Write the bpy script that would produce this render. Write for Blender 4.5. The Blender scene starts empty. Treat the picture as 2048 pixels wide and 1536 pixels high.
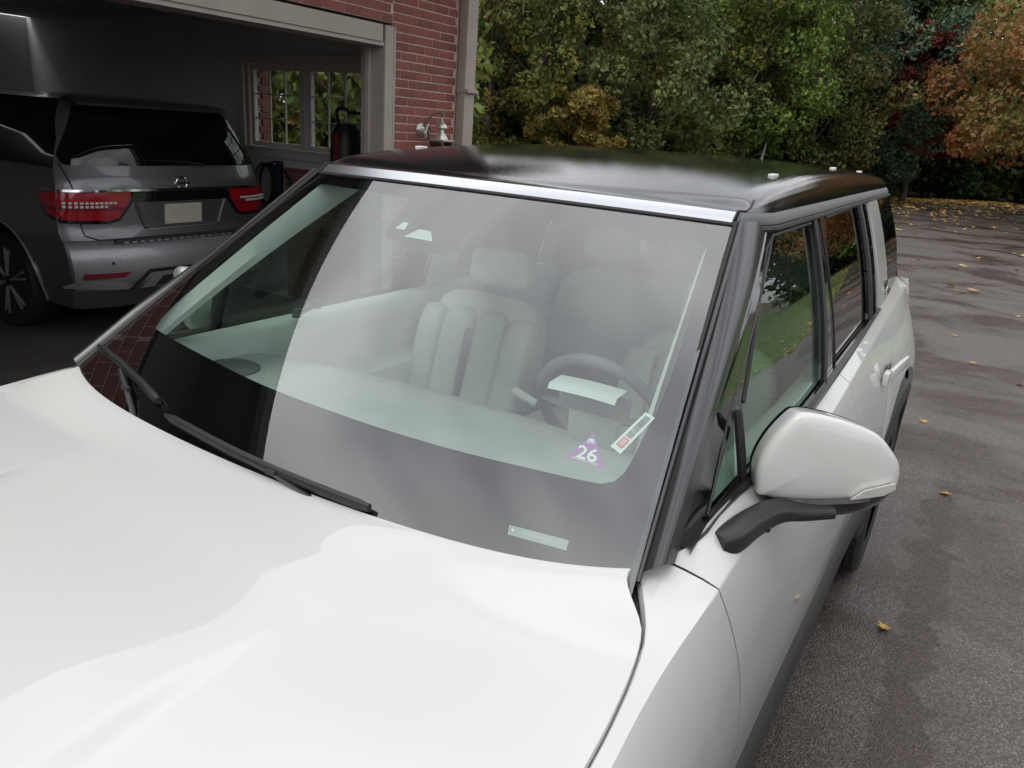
import bpy, bmesh, math, random
import numpy as np
from mathutils import Vector, Matrix, noise as mnoise

random.seed(7)
rng = np.random.default_rng(7)
SC = bpy.context.scene
COL = SC.collection
R = math.radians

# ------------------------------------------------------------------ camera
CAM_POS = Vector((1.1625, -0.5227, 1.9507))
def cam_matrix(yaw, pitch, roll):
    f = Vector((-math.sin(yaw) * math.cos(pitch), math.cos(yaw) * math.cos(pitch), math.sin(pitch)))
    r = Vector((math.cos(yaw), math.sin(yaw), 0)); u = r.cross(f)
    r2 = math.cos(roll) * r + math.sin(roll) * u
    u2 = -math.sin(roll) * r + math.cos(roll) * u
    m = Matrix((r2, u2, -f)).transposed().to_4x4()
    m.translation = CAM_POS
    return m
cd = bpy.data.cameras.new('camera'); cam = bpy.data.objects.new('camera', cd); COL.objects.link(cam)
cam.matrix_world = cam_matrix(R(30.371), R(-18.516), R(4.18))
cd.sensor_width = 36.0; cd.lens = 1545.7 / 2048 * 36; cd.clip_end = 900; cd.clip_start = 0.02
SC.camera = cam

# ------------------------------------------------------------------ world: overcast sky
SUN_EL, SUN_AZ = R(52), R(205)
w = bpy.data.worlds.new('World'); SC.world = w; w.use_nodes = True
nt = w.node_tree; nt.nodes.clear()
def N(tree, t, **k):
    n = tree.nodes.new(t)
    for a, v in k.items(): setattr(n, a, v)
    return n
out = N(nt, 'ShaderNodeOutputWorld'); bg = N(nt, 'ShaderNodeBackground')
sky = N(nt, 'ShaderNodeTexSky', sky_type='NISHITA', sun_disc=False, sun_elevation=SUN_EL, sun_rotation=SUN_AZ)
sky.air_density = 1.0; sky.dust_density = 4.0
tc = N(nt, 'ShaderNodeTexCoord')
mp = N(nt, 'ShaderNodeMapping'); mp.inputs['Scale'].default_value = (1.0, 1.0, 2.2); mp.inputs['Location'].default_value = (8.99, 2.49, 5.47)
nz = N(nt, 'ShaderNodeTexNoise'); nz.inputs['Scale'].default_value = 2.1; nz.inputs['Detail'].default_value = 4; nz.inputs['Roughness'].default_value = 0.42; nz.inputs['Distortion'].default_value = 0.1
cr = N(nt, 'ShaderNodeValToRGB')
cr.color_ramp.elements[0].position = 0.36; cr.color_ramp.elements[0].color = (6.3, 6.5, 6.9, 1)
cr.color_ramp.elements[1].position = 0.62; cr.color_ramp.elements[1].color = (15.2, 15.3, 15.5, 1)
mx = N(nt, 'ShaderNodeMix', data_type='RGBA'); mx.inputs[0].default_value = 0.9
nt.links.new(tc.outputs['Generated'], mp.inputs['Vector']); nt.links.new(mp.outputs['Vector'], nz.inputs['Vector'])
nt.links.new(nz.outputs['Fac'], cr.inputs['Fac'])
nt.links.new(sky.outputs['Color'], mx.inputs[6]); nt.links.new(cr.outputs['Color'], mx.inputs[7])
sx = N(nt, 'ShaderNodeSeparateXYZ'); nt.links.new(tc.outputs['Generated'], sx.inputs[0])
grd = N(nt, 'ShaderNodeMapRange'); grd.inputs[1].default_value = 0; grd.inputs[2].default_value = 1; grd.inputs[3].default_value = 0.72; grd.inputs[4].default_value = 1.0
nt.links.new(sx.outputs[2], grd.inputs[0])     # overcast sky: brighter overhead than at the horizon
mg = N(nt, 'ShaderNodeMix', data_type='RGBA', blend_type='MULTIPLY'); mg.inputs[0].default_value = 1
nt.links.new(mx.outputs[2], mg.inputs[6]); nt.links.new(grd.outputs[0], mg.inputs[7])
nt.links.new(mg.outputs[2], bg.inputs['Color']); nt.links.new(bg.outputs[0], out.inputs[0])
bg.inputs['Strength'].default_value = 0.1

sd = bpy.data.lights.new('sun', 'SUN'); sun = bpy.data.objects.new('sun', sd); COL.objects.link(sun)
sd.energy = 0.9; sd.angle = R(35); sd.color = (1.0, 0.97, 0.93)
sdir = Vector((math.sin(SUN_AZ) * math.cos(SUN_EL), math.cos(SUN_AZ) * math.cos(SUN_EL), math.sin(SUN_EL)))
sun.rotation_euler = sdir.to_track_quat('Z', 'Y').to_euler(); sun.location = (0, 0, 30)
SC.view_settings.view_transform = 'Standard'; SC.view_settings.look = 'None'
SC.view_settings.exposure = 0.38; SC.view_settings.gamma = 1.0; SC.view_settings.use_curve_mapping = False
SC.render.engine = 'CYCLES'
SC.cycles.use_denoising = True
SC.cycles.max_bounces = 10; SC.cycles.transparent_max_bounces = 16; SC.cycles.glossy_bounces = 5; SC.cycles.diffuse_bounces = 4
SC.cycles.caustics_reflective = False; SC.cycles.caustics_refractive = False
SC.cycles.sample_clamp_indirect = 6

# ------------------------------------------------------------------ materials
def mat_base(name):
    m = bpy.data.materials.new(name); m.use_nodes = True
    t = m.node_tree; b = t.nodes['Principled BSDF']
    return m, t, b
def plain(name, col, rough=0.5, metal=0.0, coat=0.0, coat_rough=0.03, spec=0.5, var=0.0, vscale=8.0, bump=0.0, bscale=200.0, ior=None):
    m, t, b = mat_base(name)
    b.inputs['Base Color'].default_value = (*col, 1); b.inputs['Roughness'].default_value = rough
    b.inputs['Metallic'].default_value = metal; b.inputs['Coat Weight'].default_value = coat
    b.inputs['Coat Roughness'].default_value = coat_rough; b.inputs['Specular IOR Level'].default_value = spec
    if ior: b.inputs['IOR'].default_value = ior
    tcn = N(t, 'ShaderNodeTexCoord')
    if var > 0:
        n = N(t, 'ShaderNodeTexNoise'); n.inputs['Scale'].default_value = vscale; n.inputs['Detail'].default_value = 6
        t.links.new(tcn.outputs['Object'], n.inputs['Vector'])
        r = N(t, 'ShaderNodeValToRGB')
        r.color_ramp.elements[0].position = 0.3; r.color_ramp.elements[1].position = 0.7
        r.color_ramp.elements[0].color = (*[c * (1 - var) for c in col], 1); r.color_ramp.elements[1].color = (*[min(1, c * (1 + var)) for c in col], 1)
        t.links.new(n.outputs['Fac'], r.inputs['Fac']); t.links.new(r.outputs['Color'], b.inputs['Base Color'])
    if bump > 0:
        n2 = N(t, 'ShaderNodeTexNoise'); n2.inputs['Scale'].default_value = bscale; n2.inputs['Detail'].default_value = 3
        t.links.new(tcn.outputs['Object'], n2.inputs['Vector'])
        bp = N(t, 'ShaderNodeBump'); bp.inputs['Strength'].default_value = bump; bp.inputs['Distance'].default_value = 0.004
        t.links.new(n2.outputs['Fac'], bp.inputs['Height']); t.links.new(bp.outputs['Normal'], b.inputs['Normal'])
    return m

def glass_mat(name, tint, f0, drops=0.0, dscale=260.0, spec=(1, 1, 1)):
    """thin pane: Schlick reflection over a tinted clear sheet, some fine water drops"""
    m = bpy.data.materials.new(name); m.use_nodes = True; t = m.node_tree; t.nodes.clear()
    o = N(t, 'ShaderNodeOutputMaterial'); mixs = N(t, 'ShaderNodeMixShader')
    tr = N(t, 'ShaderNodeBsdfTransparent'); tr.inputs[0].default_value = (*tint, 1)
    gl = N(t, 'ShaderNodeBsdfGlossy'); gl.inputs['Roughness'].default_value = 0.0; gl.inputs['Color'].default_value = (*spec, 1)
    g = N(t, 'ShaderNodeNewGeometry'); dt = N(t, 'ShaderNodeVectorMath', operation='DOT_PRODUCT')
    t.links.new(g.outputs['Incoming'], dt.inputs[0]); t.links.new(g.outputs['Normal'], dt.inputs[1])
    ab = N(t, 'ShaderNodeMath', operation='ABSOLUTE'); t.links.new(dt.outputs['Value'], ab.inputs[0])
    om = N(t, 'ShaderNodeMath', operation='SUBTRACT'); om.inputs[0].default_value = 1; t.links.new(ab.outputs[0], om.inputs[1])
    pw = N(t, 'ShaderNodeMath', operation='POWER'); pw.inputs[1].default_value = 5; t.links.new(om.outputs[0], pw.inputs[0])
    ma = N(t, 'ShaderNodeMath', operation='MULTIPLY_ADD'); ma.inputs[1].default_value = 1 - f0; ma.inputs[2].default_value = f0
    t.links.new(pw.outputs[0], ma.inputs[0]); t.links.new(ma.outputs[0], mixs.inputs[0])
    t.links.new(tr.outputs[0], mixs.inputs[1]); t.links.new(gl.outputs[0], mixs.inputs[2])
    if drops > 0:
        tcn = N(t, 'ShaderNodeTexCoord'); v = N(t, 'ShaderNodeTexVoronoi'); v.inputs['Scale'].default_value = dscale
        t.links.new(tcn.outputs['Object'], v.inputs['Vector'])
        r = N(t, 'ShaderNodeMapRange'); r.inputs[1].default_value = 0.0; r.inputs[2].default_value = 0.28; r.inputs[3].default_value = 1; r.inputs[4].default_value = 0
        t.links.new(v.outputs['Distance'], r.inputs[0])
        bp = N(t, 'ShaderNodeBump'); bp.inputs['Strength'].default_value = drops; bp.inputs['Distance'].default_value = 0.001
        t.links.new(r.outputs[0], bp.inputs['Height']); t.links.new(bp.outputs['Normal'], gl.inputs['Normal'])
    t.links.new(mixs.outputs[0], o.inputs[0])
    return m

M = {}
M['white'] = plain('white_paint', (0.60, 0.605, 0.585), 0.45, coat=1.0, coat_rough=0.02)
M['frit'] = plain('black_ceramic', (0.006, 0.006, 0.007), 0.9, spec=0.0)
M['gloss_black'] = plain('gloss_black', (0.008, 0.008, 0.01), 0.06, coat=0.6)
M['pillar'] = plain('pillar_black', (0.03, 0.03, 0.033), 0.22, ior=1.7, bump=0.03, bscale=500)
M['alu_tree_reflection'] = plain('wet_rail_tree_reflection', (0.16, 0.165, 0.17), 0.32, metal=0.7, bump=0.25, bscale=500)  # moulding metal darkened: reflection of dark trees put into the rail colour
M['satin_black'] = plain('satin_black', (0.018, 0.018, 0.02), 0.38, var=0.15, vscale=20)
M['plastic'] = plain('black_plastic', (0.022, 0.022, 0.024), 0.55, var=0.15, vscale=30, bump=0.15, bscale=900)
M['rubber'] = plain('rubber', (0.012, 0.012, 0.013), 0.6)
M['tyre'] = plain('tyre_rubber', (0.018, 0.018, 0.019), 0.65, var=0.3, vscale=30, bump=0.2, bscale=150)
M['alu'] = plain('satin_aluminium', (0.66, 0.68, 0.71), 0.26, metal=1.0)
M['chrome'] = plain('chrome', (0.8, 0.8, 0.82), 0.08, metal=1.0)
M['clip'] = plain('white_plastic', (0.8, 0.8, 0.78), 0.35)
M['inner_light'] = plain('pale_sky_reflection', (0.80, 0.82, 0.80), 0.7, var=0.05, vscale=6)
M['inner_mid'] = plain('grey_trim', (0.46, 0.48, 0.47), 0.7, var=0.08, vscale=8)
M['inner_dark'] = plain('dark_trim', (0.16, 0.17, 0.175), 0.6, var=0.1, vscale=10)
M['seat'] = plain('seat_leather', (0.62, 0.64, 0.62), 0.5, var=0.05, vscale=12, bump=0.1, bscale=300)
M['screen'] = plain('screen', (0.02, 0.02, 0.022), 0.08)
M['underbody'] = plain('underbody', (0.01, 0.01, 0.01), 0.9)
M['glass_ws'] = glass_mat('windscreen_glass', (0.77, 0.87, 0.815), 0.195)
M['glass_side'] = glass_mat('side_glass', (0.50, 0.64, 0.55), 0.10)
M['glass_dark'] = glass_mat('privacy_glass', (0.10, 0.115, 0.11), 0.10)
M['glass_clear'] = glass_mat('clear_glass', (0.9, 0.93, 0.91), 0.06)
M['lens'] = plain('signal_lens', (0.62, 0.62, 0.6), 0.12, coat=1.0)

def roof_mat():
    m, t, b = mat_base('wet_black_roof')
    b.inputs['Base Color'].default_value = (0.010, 0.010, 0.012, 1); b.inputs['Roughness'].default_value = 0.035
    b.inputs['IOR'].default_value = 2.25
    tcn = N(t, 'ShaderNodeTexCoord')
    v = N(t, 'ShaderNodeTexVoronoi'); v.inputs['Scale'].default_value = 190
    n = N(t, 'ShaderNodeTexNoise'); n.inputs['Scale'].default_value = 420; n.inputs['Detail'].default_value = 2
    t.links.new(tcn.outputs['Object'], v.inputs['Vector']); t.links.new(tcn.outputs['Object'], n.inputs['Vector'])
    r = N(t, 'ShaderNodeMapRange'); r.inputs[1].default_value = 0; r.inputs[2].default_value = 0.45; r.inputs[3].default_value = 1; r.inputs[4].default_value = 0
    t.links.new(v.outputs['Distance'], r.inputs[0])
    ad = N(t, 'ShaderNodeMath', operation='ADD'); t.links.new(r.outputs[0], ad.inputs[0]); t.links.new(n.outputs['Fac'], ad.inputs[1])
    bp = N(t, 'ShaderNodeBump'); bp.inputs['Strength'].default_value = 0.05; bp.inputs['Distance'].default_value = 0.002
    t.links.new(ad.outputs[0], bp.inputs['Height']); t.links.new(bp.outputs['Normal'], b.inputs['Normal'])
    return m
M['roof'] = roof_mat()

def ramp(t, src, stops):
    r = N(t, 'ShaderNodeValToRGB'); e = r.color_ramp.elements
    while len(e) < len(stops): e.new(0.5)
    for i, (p, c) in enumerate(stops): e[i].position = p; e[i].color = (*c, 1)
    t.links.new(src, r.inputs['Fac']); return r

def asphalt_mat():
    m, t, b = mat_base('wet_asphalt')
    tcn = N(t, 'ShaderNodeTexCoord')
    n1 = N(t, 'ShaderNodeTexNoise'); n1.inputs['Scale'].default_value = 110; n1.inputs['Detail'].default_value = 5; n1.inputs['Roughness'].default_value = 0.75
    v1 = N(t, 'ShaderNodeTexVoronoi'); v1.inputs['Scale'].default_value = 150
    st = N(t, 'ShaderNodeMapping'); st.inputs['Scale'].default_value = (0.75, 0.95, 1); st.inputs['Rotation'].default_value = (0, 0, R(18))
    n2 = N(t, 'ShaderNodeTexNoise'); n2.inputs['Scale'].default_value = 0.8; n2.inputs['Detail'].default_value = 7; n2.inputs['Roughness'].default_value = 0.62; n2.inputs['Distortion'].default_value = 0.6
    for n in (n1, v1): t.links.new(tcn.outputs['Object'], n.inputs['Vector'])
    t.links.new(tcn.outputs['Object'], st.inputs['Vector']); t.links.new(st.outputs[0], n2.inputs['Vector'])
    agg = ramp(t, v1.outputs['Color'], [(0.05, (0.055, 0.047, 0.043)), (0.55, (0.112, 0.094, 0.086)), (0.95, (0.25, 0.215, 0.20))])
    fine = ramp(t, n1.outputs['Fac'], [(0.3, (0.45, 0.45, 0.45)), (0.7, (1.25, 1.22, 1.2))])
    mu = N(t, 'ShaderNodeMix', data_type='RGBA', blend_type='MULTIPLY'); mu.inputs[0].default_value = 1
    t.links.new(agg.outputs[0], mu.inputs[6]); t.links.new(fine.outputs[0], mu.inputs[7])
    wet = N(t, 'ShaderNodeMapRange'); wet.inputs[1].default_value = 0.45; wet.inputs[2].default_value = 0.60
    # a trickle that ran out from under the car
    sp = N(t, 'ShaderNodeSeparateXYZ'); t.links.new(tcn.outputs['Object'], sp.inputs[0])
    n3 = N(t, 'ShaderNodeTexNoise'); n3.inputs['Scale'].default_value = 5; n3.inputs['Detail'].default_value = 5; t.links.new(tcn.outputs['Object'], n3.inputs['Vector'])
    a1 = N(t, 'ShaderNodeMath', operation='MULTIPLY_ADD'); a1.inputs[1].default_value = 0.35; t.links.new(n3.outputs['Fac'], a1.inputs[0]); t.links.new(sp.outputs[0], a1.inputs[2])
    a2 = N(t, 'ShaderNodeMath', operation='SUBTRACT'); a2.inputs[1].default_value = 1.46; t.links.new(a1.outputs[0], a2.inputs[0])
    a3 = N(t, 'ShaderNodeMath', operation='ABSOLUTE'); t.links.new(a2.outputs[0], a3.inputs[0])
    m1 = N(t, 'ShaderNodeMapRange'); m1.inputs[1].default_value = 0.10; m1.inputs[2].default_value = 0.03; m1.inputs[3].default_value = 0; m1.inputs[4].default_value = 0.22; t.links.new(a3.outputs[0], m1.inputs[0])
    m2 = N(t, 'ShaderNodeMapRange'); m2.inputs[1].default_value = 5.2; m2.inputs[2].default_value = 3.6; t.links.new(sp.outputs[1], m2.inputs[0])
    mm = N(t, 'ShaderNodeMath', operation='MULTIPLY'); t.links.new(m1.outputs[0], mm.inputs[0]); t.links.new(m2.outputs[0], mm.inputs[1])
    aw = N(t, 'ShaderNodeMath', operation='ADD'); t.links.new(n2.outputs['Fac'], aw.inputs[0]); t.links.new(mm.outputs[0], aw.inputs[1])
    t.links.new(aw.outputs[0], wet.inputs[0])
    dk = N(t, 'ShaderNodeMix', data_type='RGBA', blend_type='MULTIPLY'); dk.inputs[7].default_value = (0.50, 0.40, 0.35, 1)
    t.links.new(wet.outputs[0], dk.inputs[0]); t.links.new(mu.outputs[2], dk.inputs[6])
    t.links.new(dk.outputs[2], b.inputs['Base Color'])
    ro = N(t, 'ShaderNodeMapRange'); ro.inputs[3].default_value = 0.40; ro.inputs[4].default_value = 0.22
    t.links.new(wet.outputs[0], ro.inputs[0]); t.links.new(ro.outputs[0], b.inputs['Roughness'])
    bp = N(t, 'ShaderNodeBump'); bp.inputs['Strength'].default_value = 0.5; bp.inputs['Distance'].default_value = 0.004
    ad = N(t, 'ShaderNodeMath', operation='ADD'); t.links.new(n1.outputs['Fac'], ad.inputs[0]); t.links.new(v1.outputs['Distance'], ad.inputs[1])
    t.links.new(ad.outputs[0], bp.inputs['Height']); t.links.new(bp.outputs['Normal'], b.inputs['Normal'])
    return m
M['asphalt'] = asphalt_mat()

def ground_mat(name, c0, c1, c2, scale, rough=0.9):
    m, t, b = mat_base(name); tcn = N(t, 'ShaderNodeTexCoord')
    n = N(t, 'ShaderNodeTexNoise'); n.inputs['Scale'].default_value = scale; n.inputs['Detail'].default_value = 9; n.inputs['Roughness'].default_value = 0.7
    t.links.new(tcn.outputs['Object'], n.inputs['Vector'])
    r = ramp(t, n.outputs['Fac'], [(0.3, c0), (0.5, c1), (0.72, c2)])
    t.links.new(r.outputs[0], b.inputs['Base Color']); b.inputs['Roughness'].default_value = rough
    bp = N(t, 'ShaderNodeBump'); bp.inputs['Strength'].default_value = 0.6; bp.inputs['Distance'].default_value = 0.03
    t.links.new(n.outputs['Fac'], bp.inputs['Height']); t.links.new(bp.outputs['Normal'], b.inputs['Normal'])
    return m
M['soil'] = ground_mat('leaf_litter', (0.03, 0.022, 0.012), (0.06, 0.045, 0.02), (0.12, 0.08, 0.03), 6)
M['lawn'] = ground_mat('lawn', (0.05, 0.10, 0.02), (0.075, 0.14, 0.03), (0.11, 0.18, 0.045), 3)
M['concrete'] = ground_mat('garage_concrete', (0.07, 0.06, 0.052), (0.10, 0.088, 0.078), (0.13, 0.115, 0.10), 1.6, 0.7)
M['drywall'] = plain('painted_drywall', (0.52, 0.53, 0.535), 0.8, var=0.06, vscale=2)
M['casing'] = plain('beige_casing', (0.36, 0.31, 0.275), 0.55, var=0.06, vscale=5)
M['mortar'] = plain('mortar', (0.52, 0.39, 0.35), 0.9, var=0.12, vscale=20, bump=0.4, bscale=180)
M['window_white'] = plain('grey_window_paint', (0.50, 0.47, 0.45), 0.5, var=0.05)
M['metal_pale'] = plain('weathered_nickel', (0.55, 0.53, 0.49), 0.35, metal=0.7, var=0.2, vscale=40)
M['metal_brown'] = plain('aged_bronze', (0.16, 0.13, 0.11), 0.45, metal=0.5, var=0.25, vscale=30)
M['glass_lantern'] = glass_mat('lantern_glass', (0.35, 0.38, 0.34), 0.09)
M['roofing'] = plain('asphalt_shingle', (0.06, 0.055, 0.055), 0.9, var=0.4, vscale=14, bump=0.6, bscale=60)
M['gutter'] = plain('dark_gutter', (0.05, 0.045, 0.043), 0.45)
M['soffit'] = plain('soffit', (0.10, 0.09, 0.085), 0.7, var=0.08)

def brick_mat(name, c):
    m, t, b = mat_base(name); tcn = N(t, 'ShaderNodeTexCoord')
    oi = N(t, 'ShaderNodeObjectInfo'); gi = N(t, 'ShaderNodeNewGeometry')
    n = N(t, 'ShaderNodeTexNoise'); n.inputs['Scale'].default_value = 60; n.inputs['Detail'].default_value = 6
    t.links.new(tcn.outputs['Object'], n.inputs['Vector'])
    r1 = ramp(t, n.outputs['Fac'], [(0.3, tuple(x * 0.8 for x in c)), (0.7, tuple(x * 1.15 for x in c))])
    ad = N(t, 'ShaderNodeMath', operation='ADD'); t.links.new(oi.outputs['Random'], ad.inputs[0]); t.links.new(gi.outputs['Random Per Island'], ad.inputs[1])
    fr = N(t, 'ShaderNodeMath', operation='FRACT'); t.links.new(ad.outputs[0], fr.inputs[0])
    r2 = ramp(t, fr.outputs[0], [(0.0, (0.72, 0.74, 0.8)), (0.45, (1, 1, 1)), (0.8, (1.05, 0.98, 0.95)), (1.0, (0.85, 1.0, 0.95))])
    mu = N(t, 'ShaderNodeMix', data_type='RGBA', blend_type='MULTIPLY'); mu.inputs[0].default_value = 1
    t.links.new(r1.outputs[0], mu.inputs[6]); t.links.new(r2.outputs[0], mu.inputs[7]); t.links.new(mu.outputs[2], b.inputs['Base Color'])
    b.inputs['Roughness'].default_value = 0.85
    bp = N(t, 'ShaderNodeBump'); bp.inputs['Strength'].default_value = 0.4; bp.inputs['Distance'].default_value = 0.003
    t.links.new(n.outputs['Fac'], bp.inputs['Height']); t.links.new(bp.outputs['Normal'], b.inputs['Normal'])
    return m
M['brick'] = brick_mat('red_brick', (0.25, 0.085, 0.068))
M['brick_grey'] = brick_mat('grey_brown_brick', (0.14, 0.10, 0.085))

def leaf_mat(name, stops, nscale=0.35, trans=0.25):
    """leaf colour varies leaf by leaf and in large patches (autumn turning)"""
    m, t, b = mat_base(name); tcn = N(t, 'ShaderNodeTexCoord'); gi = N(t, 'ShaderNodeNewGeometry')
    n = N(t, 'ShaderNodeTexNoise'); n.inputs['Scale'].default_value = nscale; n.inputs['Detail'].default_value = 3
    t.links.new(tcn.outputs['Object'], n.inputs['Vector'])
    m1 = N(t, 'ShaderNodeMath', operation='MULTIPLY_ADD'); m1.inputs[1].default_value = 0.45
    t.links.new(gi.outputs['Random Per Island'], m1.inputs[0])
    m0 = N(t, 'ShaderNodeMath', operation='MULTIPLY_ADD'); m0.inputs[1].default_value = 1.6; m0.inputs[2].default_value = -0.53
    t.links.new(n.outputs['Fac'], m0.inputs[0]); t.links.new(m0.outputs[0], m1.inputs[2])
    r = ramp(t, m1.outputs[0], stops)
    t.links.new(r.outputs[0], b.inputs['Base Color']); b.inputs['Roughness'].default_value = 0.5
    b.inputs['Specular IOR Level'].default_value = 0.25
    tl = N(t, 'ShaderNodeBsdfTranslucent'); t.links.new(r.outputs[0], tl.inputs[0])
    ms = N(t, 'ShaderNodeMixShader'); ms.inputs[0].default_value = trans
    o = t.nodes['Material Output']
    t.links.new(b.outputs[0], ms.inputs[1]); t.links.new(tl.outputs[0], ms.inputs[2]); t.links.new(ms.outputs[0], o.inputs[0])
    return m
GRN = [(0.1, (0.022, 0.045, 0.012)), (0.5, (0.05, 0.095, 0.022)), (0.9, (0.10, 0.15, 0.035))]
M['leaf_green'] = leaf_mat('leaf_green', [(0.1, (0.05, 0.095, 0.02)), (0.5, (0.125, 0.20, 0.04)), (0.9, (0.26, 0.31, 0.07))])
M['leaf_olive'] = leaf_mat('leaf_olive', [(0.1, (0.055, 0.07, 0.022)), (0.5, (0.125, 0.135, 0.045)), (0.8, (0.21, 0.17, 0.055)), (1.0, (0.32, 0.18, 0.055))])
M['leaf_gold'] = leaf_mat('leaf_gold', [(0.05, (0.055, 0.09, 0.022)), (0.45, (0.14, 0.165, 0.04)), (0.72, (0.28, 0.23, 0.05)), (1.0, (0.46, 0.24, 0.05))])
M['leaf_amber'] = leaf_mat('leaf_amber', [(0.05, (0.09, 0.11, 0.03)), (0.4, (0.21, 0.18, 0.045)), (0.75, (0.34, 0.21, 0.05)), (1.0, (0.40, 0.19, 0.05))])
M['leaf_grey'] = leaf_mat('leaf_grey_green', [(0.1, (0.05, 0.075, 0.025)), (0.5, (0.125, 0.155, 0.05)), (0.9, (0.23, 0.25, 0.085))])
M['leaf_blue'] = leaf_mat('leaf_blue_green', [(0.1, (0.03, 0.06, 0.035)), (0.5, (0.07, 0.12, 0.065)), (0.9, (0.14, 0.20, 0.11))])
M['leaf_red'] = leaf_mat('leaf_red', [(0.1, (0.08, 0.022, 0.018)), (0.5, (0.19, 0.04, 0.03)), (0.9, (0.26, 0.08, 0.035))])
M['leaf_orange'] = leaf_mat('leaf_orange', [(0.05, (0.09, 0.11, 0.03)), (0.35, (0.20, 0.15, 0.045)), (0.65, (0.31, 0.14, 0.05)), (1.0, (0.36, 0.10, 0.055))])
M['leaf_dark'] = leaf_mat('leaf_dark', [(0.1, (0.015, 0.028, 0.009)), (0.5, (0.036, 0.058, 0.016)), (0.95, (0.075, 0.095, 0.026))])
M['bark'] = plain('bark', (0.07, 0.055, 0.042), 0.9, var=0.35, vscale=9, bump=0.8, bscale=25)
M['leaf_fallen'] = leaf_mat('fallen_leaf', [(0.0, (0.30, 0.13, 0.03)), (0.4, (0.48, 0.30, 0.07)), (0.75, (0.58, 0.40, 0.16)), (1.0, (0.55, 0.45, 0.28))], nscale=2.0, trans=0.1)
M['grass'] = leaf_mat('grass_blade', [(0.1, (0.05, 0.11, 0.02)), (0.5, (0.09, 0.17, 0.035)), (0.9, (0.15, 0.22, 0.06))])
M['suv_paint'] = plain('gunmetal_paint', (0.17, 0.17, 0.18), 0.38, metal=0.6, coat=1.0, coat_rough=0.03)
M['suv_bumper'] = plain('skylit_bumper_paint', (0.34, 0.34, 0.355), 0.4, metal=0.5, coat=0.8)  # paler than the body paint: skylight on the bumper put into its colour
M['suv_glass'] = plain('suv_glass', (0.004, 0.005, 0.006), 0.03, ior=1.6)
M['red_lens'] = plain('red_lens', (0.42, 0.008, 0.02), 0.18, coat=1.0)
M['red_dark'] = plain('dark_red_lens', (0.20, 0.01, 0.02), 0.25, coat=1.0)
M['led'] = plain('clear_led', (0.75, 0.74, 0.72), 0.2, coat=1.0)
M['plate'] = plain('number_plate', (0.55, 0.52, 0.44), 0.5, var=0.25, vscale=5)
M['silver'] = plain('silver_paint', (0.42, 0.42, 0.44), 0.35, metal=0.6, coat=0.6)
M['sticker_purple'] = plain('purple_print', (0.42, 0.17, 0.47), 0.5, var=0.08, vscale=30)
M['sticker_white'] = plain('white_print', (0.86, 0.88, 0.86), 0.5)
M['sticker_red'] = plain('red_print', (0.65, 0.07, 0.09), 0.5)
M['sticker_pink'] = plain('pink_print', (0.80, 0.45, 0.45), 0.5)
M['ink'] = plain('dark_print', (0.05, 0.06, 0.055), 0.6)
M['vin_plate'] = plain('vin_plate', (0.33, 0.36, 0.34), 0.5)
M['vin_ink'] = plain('vin_ink', (0.68, 0.72, 0.69), 0.5)
M['camera_glass'] = plain('sensor_window', (0.46, 0.50, 0.48), 0.5)
M['redcloth'] = plain('dull_red_cloth', (0.16, 0.012, 0.022), 0.8)
M['navy'] = plain('navy_steel', (0.02, 0.025, 0.045), 0.5)
M['cable'] = plain('black_cable', (0.012, 0.012, 0.014), 0.45)

# ------------------------------------------------------------------ mesh helpers
def link(name, me, mat, parent=None):
    o = bpy.data.objects.new(name, me); COL.objects.link(o)
    if mat is not None:
        for mm in (mat if isinstance(mat, (list, tuple)) else [mat]): me.materials.append(mm)
    if parent is not None:
        o.parent = parent
        o.matrix_parent_inverse = world_of(parent).inverted()
    return o
def world_of(o):
    m = o.matrix_basis.copy()
    if o.parent is not None: m = world_of(o.parent) @ o.matrix_parent_inverse @ m
    return m
def finish(me, smooth, sharp):
    if smooth:
        me.polygons.foreach_set('use_smooth', [True] * len(me.polygons))
        if sharp:
            try: me.set_sharp_from_angle(angle=R(sharp))
            except Exception: pass
    me.update()
def mk(name, V, F, mat, parent=None, smooth=True, sharp=40, fix=True):
    me = bpy.data.meshes.new(name); me.from_pydata([tuple(map(float, v)) for v in V], [], F)
    if fix:
        bm = bmesh.new(); bm.from_mesh(me); bmesh.ops.recalc_face_normals(bm, faces=bm.faces); bm.to_mesh(me); bm.free()
    finish(me, smooth, sharp)
    return link(name, me, mat, parent)
def from_bm(name, bm, mat, parent=None, smooth=True, sharp=40):
    me = bpy.data.meshes.new(name); bm.to_mesh(me); bm.free(); finish(me, smooth, sharp)
    return link(name, me, mat, parent)
def grid_faces(nr, nc, base=0, closed=False, flip=False):
    F = []
    for i in range(nr - 1):
        for j in range(nc if closed else nc - 1):
            k = (j + 1) % nc
            q = (base + i * nc + j, base + i * nc + k, base + (i + 1) * nc + k, base + (i + 1) * nc + j)
            F.append(q[::-1] if flip else q)
    return F
def grid(name, rows, mat, parent=None, closed=False, smooth=True, sharp=40, thick=0.0, out=None, fix=False, flip=False):
    """rows: list of equal-length point lists"""
    nr, nc = len(rows), len(rows[0]); V = [p for r_ in rows for p in r_]
    F = grid_faces(nr, nc, closed=closed, flip=flip)
    o = mk(name, V, F, mat, parent, smooth, sharp, fix=fix)
    if thick:
        md = o.modifiers.new('solid', 'SOLIDIFY'); md.thickness = abs(thick); md.offset = -1 if thick > 0 else 1
    return o
def orient(o, outward):
    """flip the mesh when its mean normal points away from 'outward'"""
    me = o.data; s = Vector((0, 0, 0))
    for p in me.polygons: s += p.normal * p.area
    if s.dot(Vector(outward)) < 0: me.flip_normals(); me.update()
    return o
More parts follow.
